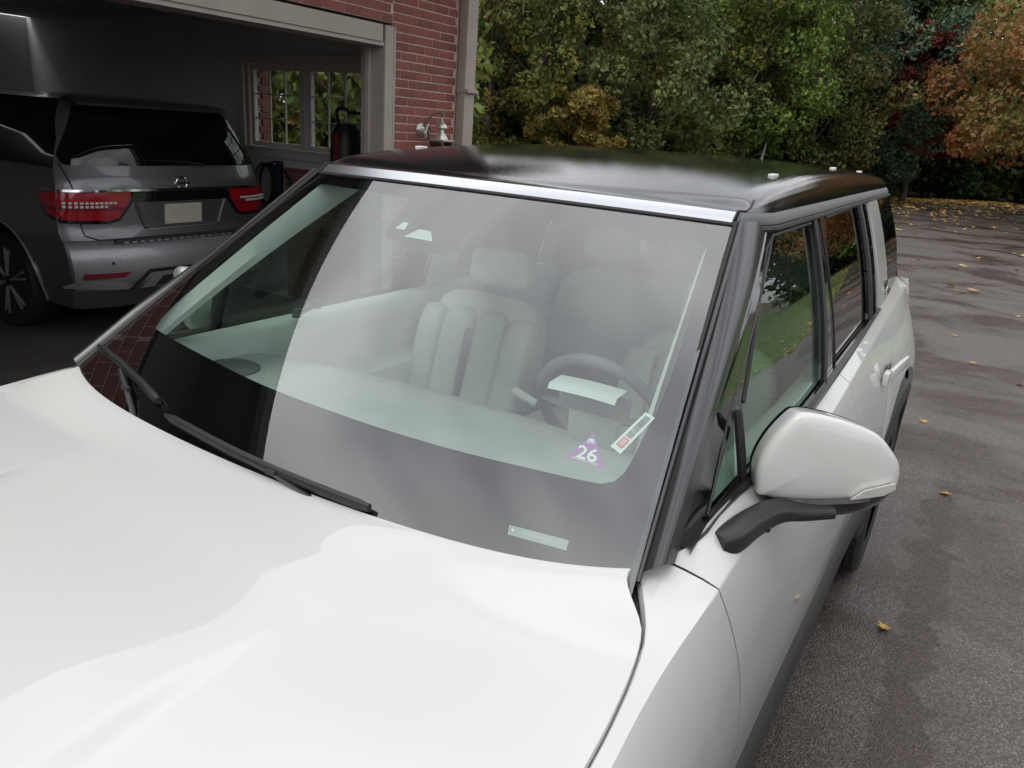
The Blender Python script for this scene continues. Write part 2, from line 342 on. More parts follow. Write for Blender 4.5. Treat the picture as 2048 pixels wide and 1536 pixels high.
def box_bm(bm, c, s, rot=None, bevel=0.0):
    m = Matrix.Translation(Vector(c)) @ (rot.to_4x4() if rot is not None else Matrix.Identity(4)) @ Matrix.Diagonal((s[0], s[1], s[2], 1))
    g = bmesh.ops.create_cube(bm, size=1.0, matrix=m)
    if bevel > 0:
        es = list({e for v in g['verts'] for e in v.link_edges})
        bmesh.ops.bevel(bm, geom=es, offset=bevel, segments=2, affect='EDGES', profile=0.6)
def box(name, c, s, mat, parent=None, rot=None, bevel=0.0, sharp=35):
    bm = bmesh.new(); box_bm(bm, c, s, rot, bevel); return from_bm(name, bm, mat, parent, smooth=bevel > 0, sharp=sharp)
def tube(name, pts, rad, mat, parent=None, n=8, flat=None, caps=True):
    """tube along a polyline; rad number or list; flat=(a,b) scales across/up"""
    pts = [Vector(p) for p in pts]; V = []; F = []
    rs = rad if isinstance(rad, (list, tuple)) else [rad] * len(pts)
    up = Vector((0, 0, 1)); prev = None
    for i, p in enumerate(pts):
        d = (pts[min(i + 1, len(pts) - 1)] - pts[max(i - 1, 0)]).normalized()
        if prev is None:
            a = d.cross(up)
            if a.length < 1e-3: a = d.cross(Vector((1, 0, 0)))
            a.normalize()
        else:
            a = (prev - d * prev.dot(d)).normalized()
        prev = a; b = a.cross(d)
        for k in range(n):
            t = 2 * math.pi * k / n
            V.append(p + (a * math.cos(t) * (flat[0] if flat else 1) + b * math.sin(t) * (flat[1] if flat else 1)) * rs[i])
    F = grid_faces(len(pts), n, closed=True)
    if caps: F.append(tuple(range(n))); F.append(tuple(range((len(pts) - 1) * n, len(pts) * n))[::-1])
    return mk(name, V, F, mat, parent)
def lathe(name, prof, c, mat, parent=None, n=20, axis='Z'):
    V = []
    for r_, z in prof:
        for k in range(n):
            t = 2 * math.pi * k / n; q = (r_ * math.cos(t), r_ * math.sin(t), z)
            if axis == 'X': q = (q[2], q[0], q[1])
            if axis == 'Y': q = (q[0], q[2], q[1])
            V.append((c[0] + q[0], c[1] + q[1], c[2] + q[2]))
    F = grid_faces(len(prof), n, closed=True); F.append(tuple(range(n))); F.append(tuple(range((len(prof) - 1) * n, len(prof) * n)))
    return mk(name, V, F, mat, parent)
def crv(xs, ys, smooth=True):
    """catmull-rom style 1-D interpolator"""
    xs = np.array(xs, float); ys = np.array(ys, float)
    d = np.gradient(ys, xs)
    def f(x):
        x = float(min(max(x, xs[0]), xs[-1])); i = int(min(max(np.searchsorted(xs, x) - 1, 0), len(xs) - 2))
        h = xs[i + 1] - xs[i]; t = (x - xs[i]) / h
        return float((2*t**3 - 3*t**2 + 1) * ys[i] + (t**3 - 2*t**2 + t) * h * d[i] + (-2*t**3 + 3*t**2) * ys[i + 1] + (t**3 - t**2) * h * d[i + 1])
    return f
def panel(name, polys, mapf, mat, parent=None, cu=(), cv=(), thick=0.0, outward=(0, 0, 1), smooth=True):
    """flat outline (first) with holes (rest), cut along cu/cv lines, then laid onto a surface mapf(u,v,off); optional skirt"""
    bm = bmesh.new()
    for poly in polys:
        vs = [bm.verts.new((p[0], p[1], 0)) for p in poly]
        for i in range(len(vs)): bm.edges.new((vs[i], vs[(i + 1) % len(vs)]))
    bmesh.ops.triangle_fill(bm, use_beauty=True, edges=list(bm.edges))
    for c, nrm in [(c, (1, 0, 0)) for c in cu] + [(c, (0, 1, 0)) for c in cv]:
        co = (c, 0, 0) if nrm[0] else (0, c, 0)
        bmesh.ops.bisect_plane(bm, geom=list(bm.verts) + list(bm.edges) + list(bm.faces), plane_co=co, plane_no=nrm, dist=1e-6)
    if thick:
        be = [e for e in bm.edges if e.is_boundary]
        ex = bmesh.ops.extrude_edge_only(bm, edges=be)
        low = {v for v in ex['geom'] if isinstance(v, bmesh.types.BMVert)}
    else: low = set()
    for v in bm.verts: v.co = Vector(mapf(v.co.x, v.co.y, -thick if v in low else 0.0))
    bmesh.ops.recalc_face_normals(bm, faces=bm.faces)
    o = from_bm(name, bm, mat, parent, smooth=smooth, sharp=30)
    return orient(o, outward)
def rounded(poly, rad, seg=5):
    """round the corners of a 2-D outline"""
    outp = []; n = len(poly)
    rads = rad if isinstance(rad, (list, tuple)) else [rad] * n
    for i in range(n):
        p0, p, p1 = np.array(poly[i - 1], float), np.array(poly[i], float), np.array(poly[(i + 1) % n], float)
        a, b = p0 - p, p1 - p; la, lb = np.linalg.norm(a), np.linalg.norm(b)
        r_ = min(rads[i], la * 0.45, lb * 0.45)
        if r_ < 1e-5: outp.append(tuple(p)); continue
        s, e = p + a / la * r_, p + b / lb * r_
        for k in range(seg + 1):
            t = k / seg; outp.append(tuple((1 - t)**2 * s + 2 * t * (1 - t) * p + t**2 * e))
    return outp
def mirror_x(o, name=None, parent=None):
    me = o.data.copy(); me.transform(Matrix.Diagonal((-1, 1, 1, 1))); me.flip_normals()
    c = bpy.data.objects.new(name or o.name.split('.')[0], me); COL.objects.link(c)
    for md in o.modifiers:
        m2 = c.modifiers.new(md.name, md.type)
        if md.type == 'SOLIDIFY': m2.thickness = md.thickness; m2.offset = md.offset
    par = parent or o.parent
    if par is not None: c.parent = par; c.matrix_parent_inverse = world_of(par).inverted()
    return c
def thing(name, loc, label, cat, group=None, rz=0.0):
    e = bpy.data.objects.new(name, None); COL.objects.link(e); e.location = loc; e.rotation_euler = (0, 0, rz); e.empty_display_size = 0.3
    return tag(e, label, cat, group)
def tag(o, label, cat, group=None):
    o['label'] = label; o['category'] = cat
    if group: o['group'] = group
    return o
def struct(o): o['kind'] = 'structure'; return o
def text_obj(name, body, mapf, mat, parent, height, centre=(0, 0), stretch=1.0, bold=0.0, rot=0.0, flipx=False):
    """lettering as a flat mesh laid onto a surface"""
    cu = bpy.data.curves.new(name, 'FONT'); cu.body = body; cu.align_x = 'CENTER'; cu.align_y = 'CENTER'; cu.size = 1.0; cu.offset = bold
    to = bpy.data.objects.new(name, cu); COL.objects.link(to)
    bpy.context.view_layer.update()
    me = bpy.data.meshes.new_from_object(to); bpy.data.objects.remove(to); bpy.data.curves.remove(cu)
    ca, sa = math.cos(rot), math.sin(rot)
    for v in me.vertices:
        x, y = v.co.x * height * stretch * (-1 if flipx else 1), v.co.y * height
        v.co = Vector(mapf(centre[0] + x * ca - y * sa, centre[1] + x * sa + y * ca, 0.0))
    return link(name, me, mat, parent)

# ================================================================== SETTING
def sheet(name, poly, z, mat):
    bm = bmesh.new(); vs = [bm.verts.new((x, y, z)) for x, y in poly]
    f = bm.faces.new(vs); bm.normal_update()
    if f.normal.z < 0: f.normal_flip()
    bmesh.ops.triangulate(bm, faces=bm.faces)
    return struct(from_bm(name, bm, mat, None, smooth=False))
sheet('woodland_ground', [(-260, -260), (260, -260), (260, 260), (-260, 260)], -0.016, M['soil'])
sheet('lawn', [(3.4, 4), (60, 4), (60, 62), (3.4, 62)], -0.006, M['lawn'])
DRIVE = [(-3.08, -22), (16, -22), (16, 5.5), (7.2, 8.2), (5.0, 11), (4.25, 16), (4.45, 22), (5.4, 30), (7, 42), (8, 57),
         (6.2, 55.5), (4.3, 51.6), (2.2, 47), (-0.2, 42.6), (-2.4, 37.9), (-5.2, 33), (-8, 27), (-12, 19), (-9.5, 10), (-3.08, 6.6)]
sheet('driveway', DRIVE, 0.0, M['asphalt'])
sheet('garage_floor', [(-9.7, -3.1), (-3.08, -3.1), (-3.08, 5.4), (-9.7, 5.4)], 0.004, M['concrete'])

# ------------------------------------------------------------------ brick house with its garage
XW = -3.1
house = thing('brick_house', (-3.1, 5.6, 0), 'red brick house with a beige-cased open garage bay', 'house')
BH, BL, JT = 0.0577, 0.194, 0.010
def brick_mesh(name, l, d=0.018, h=BH):
    bm = bmesh.new(); box_bm(bm, (0, 0, 0), (d, l, h), None, 0.0022); me = bpy.data.meshes.new(name); bm.to_mesh(me); bm.free(); finish(me, False, None); return me
BM_FULL = brick_mesh('brick_full', BL); BM_HALF = brick_mesh('brick_half', 0.092)
for me_ in (BM_FULL, BM_HALF): me_.materials.append(M['brick'])
BM_GREY = BM_FULL.copy(); BM_GREY.materials.clear(); BM_GREY.materials.append(M['brick_grey'])
def wall_slab(name, y0, y1, z0, z1, x=XW, t=0.2, mat='mortar'):
    return box(name, (x - 0.005 - t / 2, (y0 + y1) / 2, (z0 + z1) / 2), (t, y1 - y0, z1 - z0), M[mat], house)
# pier to the right of the bay: single bricks where the photograph shows them
PY0, PY1 = 4.545, 5.385
wall_slab('wall', PY0, 5.615, 0, 3.44)
cnt = 0; low = bmesh.new()
for c in range(50):
    z = 0.006 + c * (BH + JT) + BH / 2; y = PY0 + 0.002 - (0.102 if c % 2 else 0)
    while y < PY1 - 0.02:
        a, b_ = max(y, PY0 + 0.002), min(y + BL, PY1)
        if b_ - a > 0.03:
            jx = (rng.random() - 0.5) * 0.003
            if z > 1.52:
                me = (BM_GREY if cnt in (9, 31, 58) else BM_FULL) if b_ - a > 0.15 else BM_HALF
                o = bpy.data.objects.new('brick', me); COL.objects.link(o); o.parent = house; o.matrix_parent_inverse = world_of(house).inverted()
                o.location = (XW - 0.009 + jx, (a + b_) / 2, z); o.scale = (1, (b_ - a) / (BL if me is not BM_HALF else 0.092), 1); cnt += 1
            else: box_bm(low, (XW - 0.009 + jx, (a + b_) / 2, z), (0.018, b_ - a, BH))
        y += BL + JT
    # narrow brick edge beyond the downspout
    l = 0.05 if c % 2 else 0.035
    if z > 1.52:
        o = bpy.data.objects.new('brick', BM_HALF); COL.objects.link(o); o.parent = house; o.matrix_parent_inverse = world_of(house).inverted()
        o.location = (XW - 0.009, 5.565 + l / 2 + 0.004, z); o.scale = (1, l / 0.092, 1)
    else: box_bm(low, (XW - 0.009, 5.565 + l / 2 + 0.004, z), (0.018, l, BH))
def brick_field(bm, y0, y1, z0, z1, x=XW):
    c = 0; z = z0 + BH / 2
    while z < z1 - BH / 2 + 0.001:
        y = y0 - (0.102 if c % 2 else 0)
        while y < y1:
            a, b_ = max(y, y0 + 0.002), min(y + BL, y1 - 0.002)
            if b_ - a > 0.03: box_bm(bm, (x - 0.009, (a + b_) / 2, z), (0.018, b_ - a, BH))
            y += BL + JT
        z += BH + JT; c += 1
OY0 = 1.15
wall_slab('wall', OY0 - 0.2, PY0 - 0.001, 2.625, 3.44); brick_field(low, OY0 - 0.2, PY0 - 0.01, 2.63, 3.44)
wall_slab('wall', 0.50, OY0 - 0.201, 0, 3.44); brick_field(low, 0.50, OY0 - 0.21, 1.0, 3.44)          # pier between the two bays
wall_slab('wall', -2.9, 0.499, 2.625, 3.44); brick_field(low, -2.9, 0.49, 2.63, 3.44)
wall_slab('wall', -8.0, -2.901, 0, 3.44); brick_field(low, -4.5, -2.91, 1.0, 3.44)
lb = from_bm('brickwork', low, M['brick'], house, smooth=False); lb['kind'] = 'stuff'
# side wall with the double window
WX0, WX1, WZ0, WZ1 = -5.70, -4.08, 1.545, 2.36
for nm, y, mt, ow in (('garage_wall_inside', 5.30, 'drywall', (0, -1, 0)), ('wall', 5.61, 'mortar', (0, 1, 0))):
    panel(nm, [[(-9.7, 0), (-3.31, 0), (-3.31, 3.0), (-9.7, 3.0)], [(WX0, WZ0), (WX1, WZ0), (WX1, WZ1), (WX0, WZ1)]],
          lambda u, v, o, y=y: (u, y, v), M[mt], house, outward=ow, smooth=False)
rv = bmesh.new()   # brick reveal of the window, seen through its left half
for c in range(13):
    z = WZ0 + 0.01 + c * (BH + JT) + BH / 2
    if z < WZ1: box_bm(rv, (WX0 + 0.012, 5.52 + (0.02 if c % 2 else 0), z), (0.05, 0.14 - (0.04 if c % 2 else 0), BH))
o = from_bm('window_reveal_bricks', rv, M['brick'], house, smooth=False); o['kind'] = 'stuff'
box('window_reveal', (WX0 - 0.01, 5.46, (WZ0 + WZ1) / 2), (0.04, 0.26, WZ1 - WZ0), M['mortar'], house)
def sash(x0, x1, z0, z1, y):
    wf = bmesh.new(); t = 0.045
    for c, s in (((x0 + t / 2, y, (z0 + z1) / 2), (t, 0.05, z1 - z0)), ((x1 - t / 2, y, (z0 + z1) / 2), (t, 0.05, z1 - z0)),
                 (((x0 + x1) / 2, y, z0 + t / 2), (x1 - x0 - 2 * t, 0.049, t)), (((x0 + x1) / 2, y, z1 - t / 2), (x1 - x0 - 2 * t, 0.049, t))):
        box_bm(wf, c, s)
    o = from_bm('window', wf, M['window_white'], house, smooth=False)
    xi0, xi1, zi0, zi1 = x0 + t, x1 - t, z0 + t, z1 - t
    for k in (1, 2): box('muntin', (xi0 + (xi1 - xi0) * k / 3, y, (zi0 + zi1) / 2), (0.013, 0.02, zi1 - zi0), M['window_white'], o)
    for k in (1, 2): box('muntin', ((xi0 + xi1) / 2, y + 0.001, zi0 + (zi1 - zi0) * k / 3), (xi1 - xi0, 0.018, 0.013), M['window_white'], o)
    for i in range(3):
        for j in range(3):
            box('pane', (xi0 + (xi1 - xi0) * (i + .5) / 3, y, zi0 + (zi1 - zi0) * (j + .5) / 3), ((xi1 - xi0) / 3 - 0.014, 0.004, (zi1 - zi0) / 3 - 0.014), M['glass_clear'], o)
sash(-5.66, -4.915, 1.56, 2.35, 5.36); sash(-4.845, -4.10, 1.56, 2.35, 5.36)
box('window_mullion', (-4.88, 5.345, 1.95), (0.07, 0.10, 0.82), M['window_white'], house)
tr = bmesh.new()
for c, s in (((-4.88, 5.285, 1.50), (1.86, 0.03, 0.09)), ((-4.88, 5.285, 2.405), (1.86, 0.03, 0.09)), ((-5.745, 5.285, 1.95), (0.09, 0.03, 0.81)), ((-4.035, 5.285, 1.95), (0.09, 0.03, 0.81)), ((-4.88, 5.275, 1.548), (1.9, 0.06, 0.02))):
    box_bm(tr, c, s, None, 0.004)
from_bm('window_trim', tr, M['window_white'], house, smooth=False)
# low inside brick below the window
ib = bmesh.new(); z = 0.03; c = 0
while z < 1.33:
    x = -5.12 - (0.1 if c % 2 else 0)
    while x < -3.4:
        a, b_ = max(x, -5.12), min(x + BL, -3.36)
        if b_ - a > 0.03: box_bm(ib, ((a + b_) / 2, 5.285, z + BH / 2), (b_ - a, 0.02, BH))
        x += BL + JT
    z += BH + JT; c += 1
o = from_bm('inner_brickwork', ib, M['brick'], house, smooth=False); o['kind'] = 'stuff'
for nm, c, s in (('garage_back_wall', (-9.75, 1.1, 1.4), (0.1, 8.4, 2.8)), ('garage_far_wall', (-6.4, -3.1, 1.4), (6.6, 0.1, 2.8)), ('garage_ceiling', (-6.45, 1.15, 2.84), (6.3, 8.3, 0.08))):
    box(nm, c, s, M['drywall'], house)
# casing of the bay: reveal boards and face boards
cs = bmesh.new()
box_bm(cs, (-3.2, 4.435, 1.225), (0.235, 0.03, 2.45), None, 0.003); box_bm(cs, (-3.088, 4.482, 1.30), (0.03, 0.118, 2.60), None, 0.004)
box_bm(cs, (-3.078, 4.53, 1.30), (0.02, 0.022, 2.60), None, 0.004); box_bm(cs, (-3.235, 4.405, 1.225), (0.045, 0.03, 2.45), None, 0.003)
from_bm('door_casing', cs, M['casing'], house, smooth=False)
cs = bmesh.new(); box_bm(cs, (-3.2, (OY0 + 4.42) / 2, 2.465), (0.235, 4.42 - OY0, 0.03), None, 0.003)
box_bm(cs, (-3.086, (OY0 + 4.42) / 2 - 0.02, 2.54), (0.03, 4.40 - OY0, 0.12), None, 0.004)
box_bm(cs, (-3.2, OY0 - 0.01, 1.225), (0.235, 0.03, 2.45), None, 0.003); box_bm(cs, (-3.087, OY0 - 0.08, 1.30), (0.03, 0.12, 2.6), None, 0.004)
from_bm('door_casing', cs, M['casing'], house, smooth=False)
cs = bmesh.new(); box_bm(cs, (-3.2, -1.15, 2.465), (0.235, 3.10, 0.03), None, 0.003); box_bm(cs, (-3.086, -1.15, 2.54), (0.03, 3.10, 0.12), None, 0.004)
for y in (0.42, -2.72): box_bm(cs, (-3.2, y, 1.225), (0.235, 0.03, 2.45), None, 0.003); box_bm(cs, (-3.087, y + (0.06 if y > 0 else -0.06), 1.30), (0.03, 0.12, 2.6), None, 0.004)
from_bm('door_casing', cs, M['casing'], house, smooth=False)
# downspout, eave, roof
ds = bmesh.new(); box_bm(ds, (-3.045, 5.475, 1.7), (0.09, 0.155, 3.4), None, 0.012); box_bm(ds, (-3.03, 5.475, 2.2), (0.13, 0.165, 0.03), None, 0.004)
from_bm('downspout', ds, M['casing'], house)
EX = -2.56
box('soffit', ((EX + XW) / 2 - 0.05, -1.0, 3.465), (abs(XW - EX) + 0.1, 14.2, 0.03), M['soffit'], house)
box('added_dark_board', (-3.087, -1.3, 3.245), (0.026, 13.4, 0.40), M['soffit'], house)  # dark board added to dim the brick mirrored in the windscreen
gt = [(x_, z_ + 0.39) for x_, z_ in [(EX, 3.05), (EX + 0.09, 3.05), (EX + 0.115, 3.09), (EX + 0.125, 3.15), (EX + 0.118, 3.16), (EX + 0.10, 3.10), (EX + 0.02, 3.10), (EX, 3.16)]]
V = [(x, y, z) for y in (-8.05, 6.05) for x, z in gt]; n_ = len(gt)
mk('gutter', V, [(i, (i + 1) % n_, n_ + (i + 1) % n_, n_ + i) for i in range(n_)] + [tuple(range(n_)), tuple(range(n_, 2 * n_))], M['gutter'], house, smooth=False)
rf = bmesh.new()
for k in range(22):      # shingle courses, each lapped over the one below
    x0 = EX + 0.03 - k * 0.26; z0 = 3.54 + k * 0.13
    rot = Matrix.Rotation(math.atan2(0.13, 0.26), 3, 'Y')
    box_bm(rf, (x0 - 0.13, -1.0, z0 + 0.065 + 0.008), (0.33, 14.1, 0.014), rot)
from_bm('roof', rf, M['roofing'], house, smooth=False)
box('gable', (-6.3, 5.60, 4.0), (6.2, 0.1, 1.95), M['mortar'], house)

# ------------------------------------------------------------------ wall lantern
lan = thing('wall_lantern', (-3.1, 4.98, 1.7), 'ornate pale metal wall lantern on the brick pier', 'lantern')
LX, LY = -2.93, 4.985
lathe('back_plate', [(0.0, 0), (0.055, 0), (0.05, 0.012), (0.02, 0.03), (0.0, 0.03)], (-3.098, LY - 0.07, 1.86), M['metal_pale'], lan, axis='X')
tube('scroll_arm', [(-3.09, LY - 0.06, 1.85), (-3.05, LY - 0.055, 1.93), (-3.0, LY - 0.03, 1.985), (-2.95, LY, 2.0), (LX, LY + 0.012, 1.985), (LX, LY + 0.012, 1.965)], [0.009, 0.008, 0.007, 0.007, 0.011, 0.008], M['metal_brown'], lan)
lathe('finial', [(0, 0.07), (0.006, 0.065), (0.006, 0.04), (0.016, 0.03), (0.006, 0.02), (0.006, 0.0)], (LX, LY, 1.90), M['metal_pale'], lan)
lathe('cap', [(0, 0.06), (0.02, 0.057), (0.042, 0.04), (0.05, 0.018), (0.035, 0.01), (0.018, 0.0), (0.022, -0.02), (0.05, -0.055), (0.06, -0.075), (0.0, -0.078)], (LX, LY, 1.865), M['metal_pale'], lan)
bx_ = bmesh.new(); box_bm(bx_, (LX, LY, 1.782), (0.16, 0.17, 0.012), None, 0.003); box_bm(bx_, (LX, LY, 1.50), (0.13, 0.14, 0.015), None, 0.003)
from_bm('flange', bx_, M['metal_pale'], lan)
for sx in (-1, 1):
    for sy in (-1, 1): box('post', (LX + sx * 0.062, LY + sy * 0.066, 1.64), (0.014, 0.014, 0.27), M['metal_brown'], lan)
for ax, sg in (('x', -1), ('x', 1), ('y', -1), ('y', 1)):
    c = (LX + sg * 0.063, LY, 1.64) if ax == 'x' else (LX, LY + sg * 0.067, 1.64); s = (0.003, 0.116, 0.262) if ax == 'x' else (0.108, 0.003, 0.262)
    box('glass', c, s, M['glass_lantern'], lan)
# leaf-shaped scroll ornament on its left
for k, (dy, z0, z1) in enumerate(((-0.125, 1.80, 1.915), (-0.10, 1.79, 1.90), (-0.145, 1.80, 1.87))):
    tube('ornament', [(-2.99, LY + dy, z0), (-2.985, LY + dy - 0.012, (z0 + z1) / 2), (-2.98, LY + dy + 0.015, z1)], [0.012, 0.017, 0.004], M['metal_pale'] if k != 1 else M['glass_lantern'], lan, flat=(0.6, 1))

# ------------------------------------------------------------------ things on the garage wall
chg = thing('wall_charger', (-5.22, 5.28, 0.9), 'navy wall bracket with black cable looped over it beneath garage window', 'charger')
box('bracket', (-5.19, 5.235, 1.15), (0.09, 0.09, 0.56), M['navy'], chg, bevel=0.008)
box('hook', (-5.19, 5.17, 1.41), (0.05, 0.06, 0.03), M['navy'], chg, bevel=0.006)
lathe('knob', [(0, 0.012), (0.012, 0.008), (0.014, 0.0), (0, 0)], (-5.16, 5.175, 1.40), M['chrome'], chg)
for k, (w_, h_) in enumerate(((0.12, 0.46), (0.09, 0.40), (0.15, 0.55))):
    pts = []
    for i in range(25):
        t = 2 * math.pi * i / 24
        pts.append((-5.27 + w_ * math.sin(t) - 0.02 * k, 5.185 - 0.012 * k, 1.40 - h_ * (1 - math.cos(t)) / 2))
    tube('cable_loop', pts, 0.011, M['cable'], chg, n=6)
tube('cable', [(-5.14, 5.2, 1.40), (-5.05, 5.19, 1.36), (-4.97, 5.2, 1.25), (-4.95, 5.21, 1.1), (-4.96, 5.21, 0.8)], 0.012, M['cable'], chg, n=6)
bag = thing('hanging_bag', (-4.16, 5.2, 1.2), 'black hanging bag with a dull red strip beside the garage window', 'bag')
lathe('bag_body', [(0, 0), (0.13, 0.0), (0.145, 0.12), (0.15, 0.45), (0.13, 0.62), (0.09, 0.70), (0, 0.72)], (-4.14, 5.13, 1.15), M['cable'], bag)
box('strip', (-4.125, 4.985, 1.52), (0.055, 0.03, 0.5), M['redcloth'], bag, bevel=0.008)
tube('handle', [(-4.20, 5.1, 1.80), (-4.215, 5.08, 1.95), (-4.19, 5.08, 1.985), (-4.10, 5.1, 1.975), (-4.075, 5.1, 1.93)], 0.018, M['cable'], bag, n=6)
box('wall_hook', (-4.14, 5.23, 1.95), (0.04, 0.14, 0.03), M['navy'], bag)

# ================================================================== WHITE SUV
car = thing('white_suv', (0, 1.6, 0), 'white sport utility vehicle with black roof parked in the foreground', 'car')
def yb(x): return 0.4796 + 0.0177 * x * x + 0.2628 * x**6
def zbk(x): return 1.2219 + 0.0797 * x * x
def WS(u, v, off=0.0):
    """windscreen surface, u across (-1..1), v from cowl (0) to header (1)"""
    xb = u * 0.80; xt = u * 0.663; k = 1 - u * u
    b0 = Vector((xb, 0.474 + 0.105 * xb * xb, zbk(xb) - 0.014)); t0 = Vector((xt, 1.299 - 0.065 * k, 1.765 + 0.010 * k))
    return b0.lerp(t0, v) + Vector((-0.0 * u, -0.58, 0.81)) * (0.009 * 4 * v * (1 - v) * (1 - 0.3 * u * u) + off)
us = np.linspace(-1, 1, 41); vs = np.linspace(-0.09, 1.0, 23)
orient(grid('windscreen', [[WS(u, v) for u in us] for v in vs], M['glass_ws'], car, sharp=None), (0, -1, 1))
HOLE = [(-0.873,0.234),(-0.532,0.230),(-0.254,0.221),(0.036,0.216),(0.260,0.209),(0.454,0.203),(0.679,0.197),(0.805,0.191),(0.861,0.190),(0.890,0.200),(0.906,0.222),(0.915,0.255),(0.923,0.309),(0.936,0.378),(0.943,0.463),(0.945,0.565),(0.944,0.676),(0.940,0.816),(0.936,0.885),(0.923,0.915),(0.886,0.926),(0.734,0.929),(0.404,0.930),(0.221,0.930),(0.109,0.929),(0.082,0.921),(0.070,0.895),(0.058,0.805),(0.042,0.777),(0.005,0.765),(-0.155,0.763),(-0.249,0.768),(-0.279,0.778),(-0.291,0.800),(-0.312,0.922),(-0.321,0.938),(-0.342,0.944),(-0.443,0.945),(-0.608,0.947),(-0.807,0.951),(-0.905,0.950),(-0.945,0.935),(-0.957,0.900),(-0.958,0.730),(-0.955,0.583),(-0.925,0.399),(-0.895,0.27)]
fr = [(-1, -0.085), (1, -0.085), (1, 1), (-1, 1)]
panel('ceramic_border', [fr, HOLE], lambda u, v, o: WS(u, v, -0.005), M['frit'], car, cu=np.linspace(-0.95, 0.95, 31), cv=np.linspace(0.0, 0.95, 13), outward=(0, -1, 1))
for tp in ([(-0.257, 0.809), (-0.245, 0.84), (-0.217, 0.837), (-0.209, 0.809)], [(-0.188, 0.784), (-0.146, 0.821), (-0.09, 0.82), (-0.05, 0.784)]):
    panel('sensor_window', [tp], lambda u, v, o: WS(u, v, -0.003), M['camera_glass'], car, outward=(0, -1, 1))
# camera housing behind the notch
V = [WS(u, v, -0.03 - 0.05 * (0.9 - v)) for v in (0.77, 0.85, 0.93) for u in (-0.27, -0.12, 0.05)]
mk('sensor_housing', V, grid_faces(3, 3), M['inner_dark'], car)

# ---- stickers behind the glass, read from outside
def wsmap(o_=-0.0035): return lambda u, v, o: WS(u, v, o_)
panel('inspection_sticker', [[(0.802, 0.304), (0.756, 0.236), (0.857, 0.224)]], wsmap(-0.0035), M['sticker_purple'], car, outward=(0, -1, 1))['label'] = 'purple triangular sticker with a white 26'
stk = bpy.data.objects[car.children[-1].name] if False else [c for c in car.children if c.name.startswith('inspection_sticker')][0]
def tri_map(x, y, o): # local cm frame of the triangle: x along its base, y up
    a, b_ = np.array([0.756, 0.236]), np.array([0.857, 0.224]); c_ = np.array([0.802, 0.304])
    p = a + (b_ - a) * (0.5 + x) + (c_ - (a + b_) / 2) * y
    return WS(p[0], p[1], -0.0022)
text_obj('number', '26', tri_map, M['sticker_white'], stk, 0.58, centre=(0.0, 0.27), stretch=0.95, bold=0.016)
text_obj('small_print', 'INSPECTED', tri_map, M['sticker_white'], stk, 0.10, centre=(0.0, 0.045), stretch=1.3, bold=0.01)
for k in range(7):
    a = math.pi * (0.1 + 0.8 * k / 6); c0 = (0.0, 0.62)
    r0, r1 = 0.03, 0.11
    pts = [(c0[0] + r0 * math.cos(a - .15), c0[1] + r0 * math.sin(a - .15)), (c0[0] + r1 * math.cos(a - .12), c0[1] + r1 * 1.3 * math.sin(a - .12)), (c0[0] + r1 * math.cos(a + .12), c0[1] + r1 * 1.3 * math.sin(a + .12)), (c0[0] + r0 * math.cos(a + .15), c0[1] + r0 * math.sin(a + .15))]
    panel('ray', [pts], lambda u, v, o: tri_map(u, v, 0), M['sticker_white'], stk, outward=(0, -1, 1))
panel('cap_mark', [[(-0.09, 0.72), (0.09, 0.72), (0.05, 0.79), (-0.05, 0.79)]], lambda u, v, o: tri_map(u, v, 0), M['sticker_white'], stk, outward=(0, -1, 1))
TL = [(0.853, 0.279), (0.883, 0.264), (0.937, 0.364), (0.91, 0.375)]
toll = panel('barcode_sticker', [TL], wsmap(-0.0035), M['sticker_white'], car, outward=(0, -1, 1)); toll['label'] = 'white barcode sticker with a red box'
def toll_map(s, t, o=0):   # s 0..1 across, t 0..1 along
    q = [np.array(p) for p in TL]; p = (q[0] * (1 - s) + q[1] * s) * (1 - t) + (q[3] * (1 - s) + q[2] * s) * t
    return WS(p[0], p[1], -0.0022)
x = 0.36
while x < 0.92:
    wd = float(rng.choice([0.006, 0.010, 0.016])); panel('bar', [[(0.22, x), (0.82, x), (0.82, x + wd), (0.22, x + wd)]], toll_map, M['ink'], toll, outward=(0, -1, 1)); x += wd + float(rng.choice([0.007, 0.012]))
rb = [[(0.22, 0.10), (0.80, 0.10), (0.80, 0.32), (0.22, 0.32)], [(0.28, 0.12), (0.74, 0.12), (0.74, 0.30), (0.28, 0.30)]]
panel('red_box', rb, toll_map, M['sticker_red'], toll, outward=(0, -1, 1)); panel('pink_field', [rb[1]], toll_map, M['sticker_pink'], toll, outward=(0, -1, 1))
VN = [(0.695, 0.046), (0.838, 0.037), (0.836, 0.058), (0.69, 0.066)]
vin = panel('vin_window', [VN], wsmap(-0.0035), M['vin_plate'], car, outward=(0, -1, 1))
def vin_map(x, y, o=0):
    q = [np.array(p) for p in VN]; s = 0.5 + x; t = 0.5 + y; p = (q[0] * (1 - s) + q[1] * s) * (1 - t) + (q[3] * (1 - s) + q[2] * s) * t
    return WS(p[0], p[1], -0.0022)
text_obj('number', '7PDSCABA5PNC17031', vin_map, M['vin_ink'], vin, 0.30, centre=(0.0, -0.03), stretch=0.17)
ci = [(-0.42 + 0.022 * math.cos(a), 0.02 + 0.2 * math.sin(a)) for a in np.linspace(0, 2 * math.pi, 14)[:-1]]
panel('mark', [ci], vin_map, M['vin_ink'], vin, outward=(0, -1, 1))

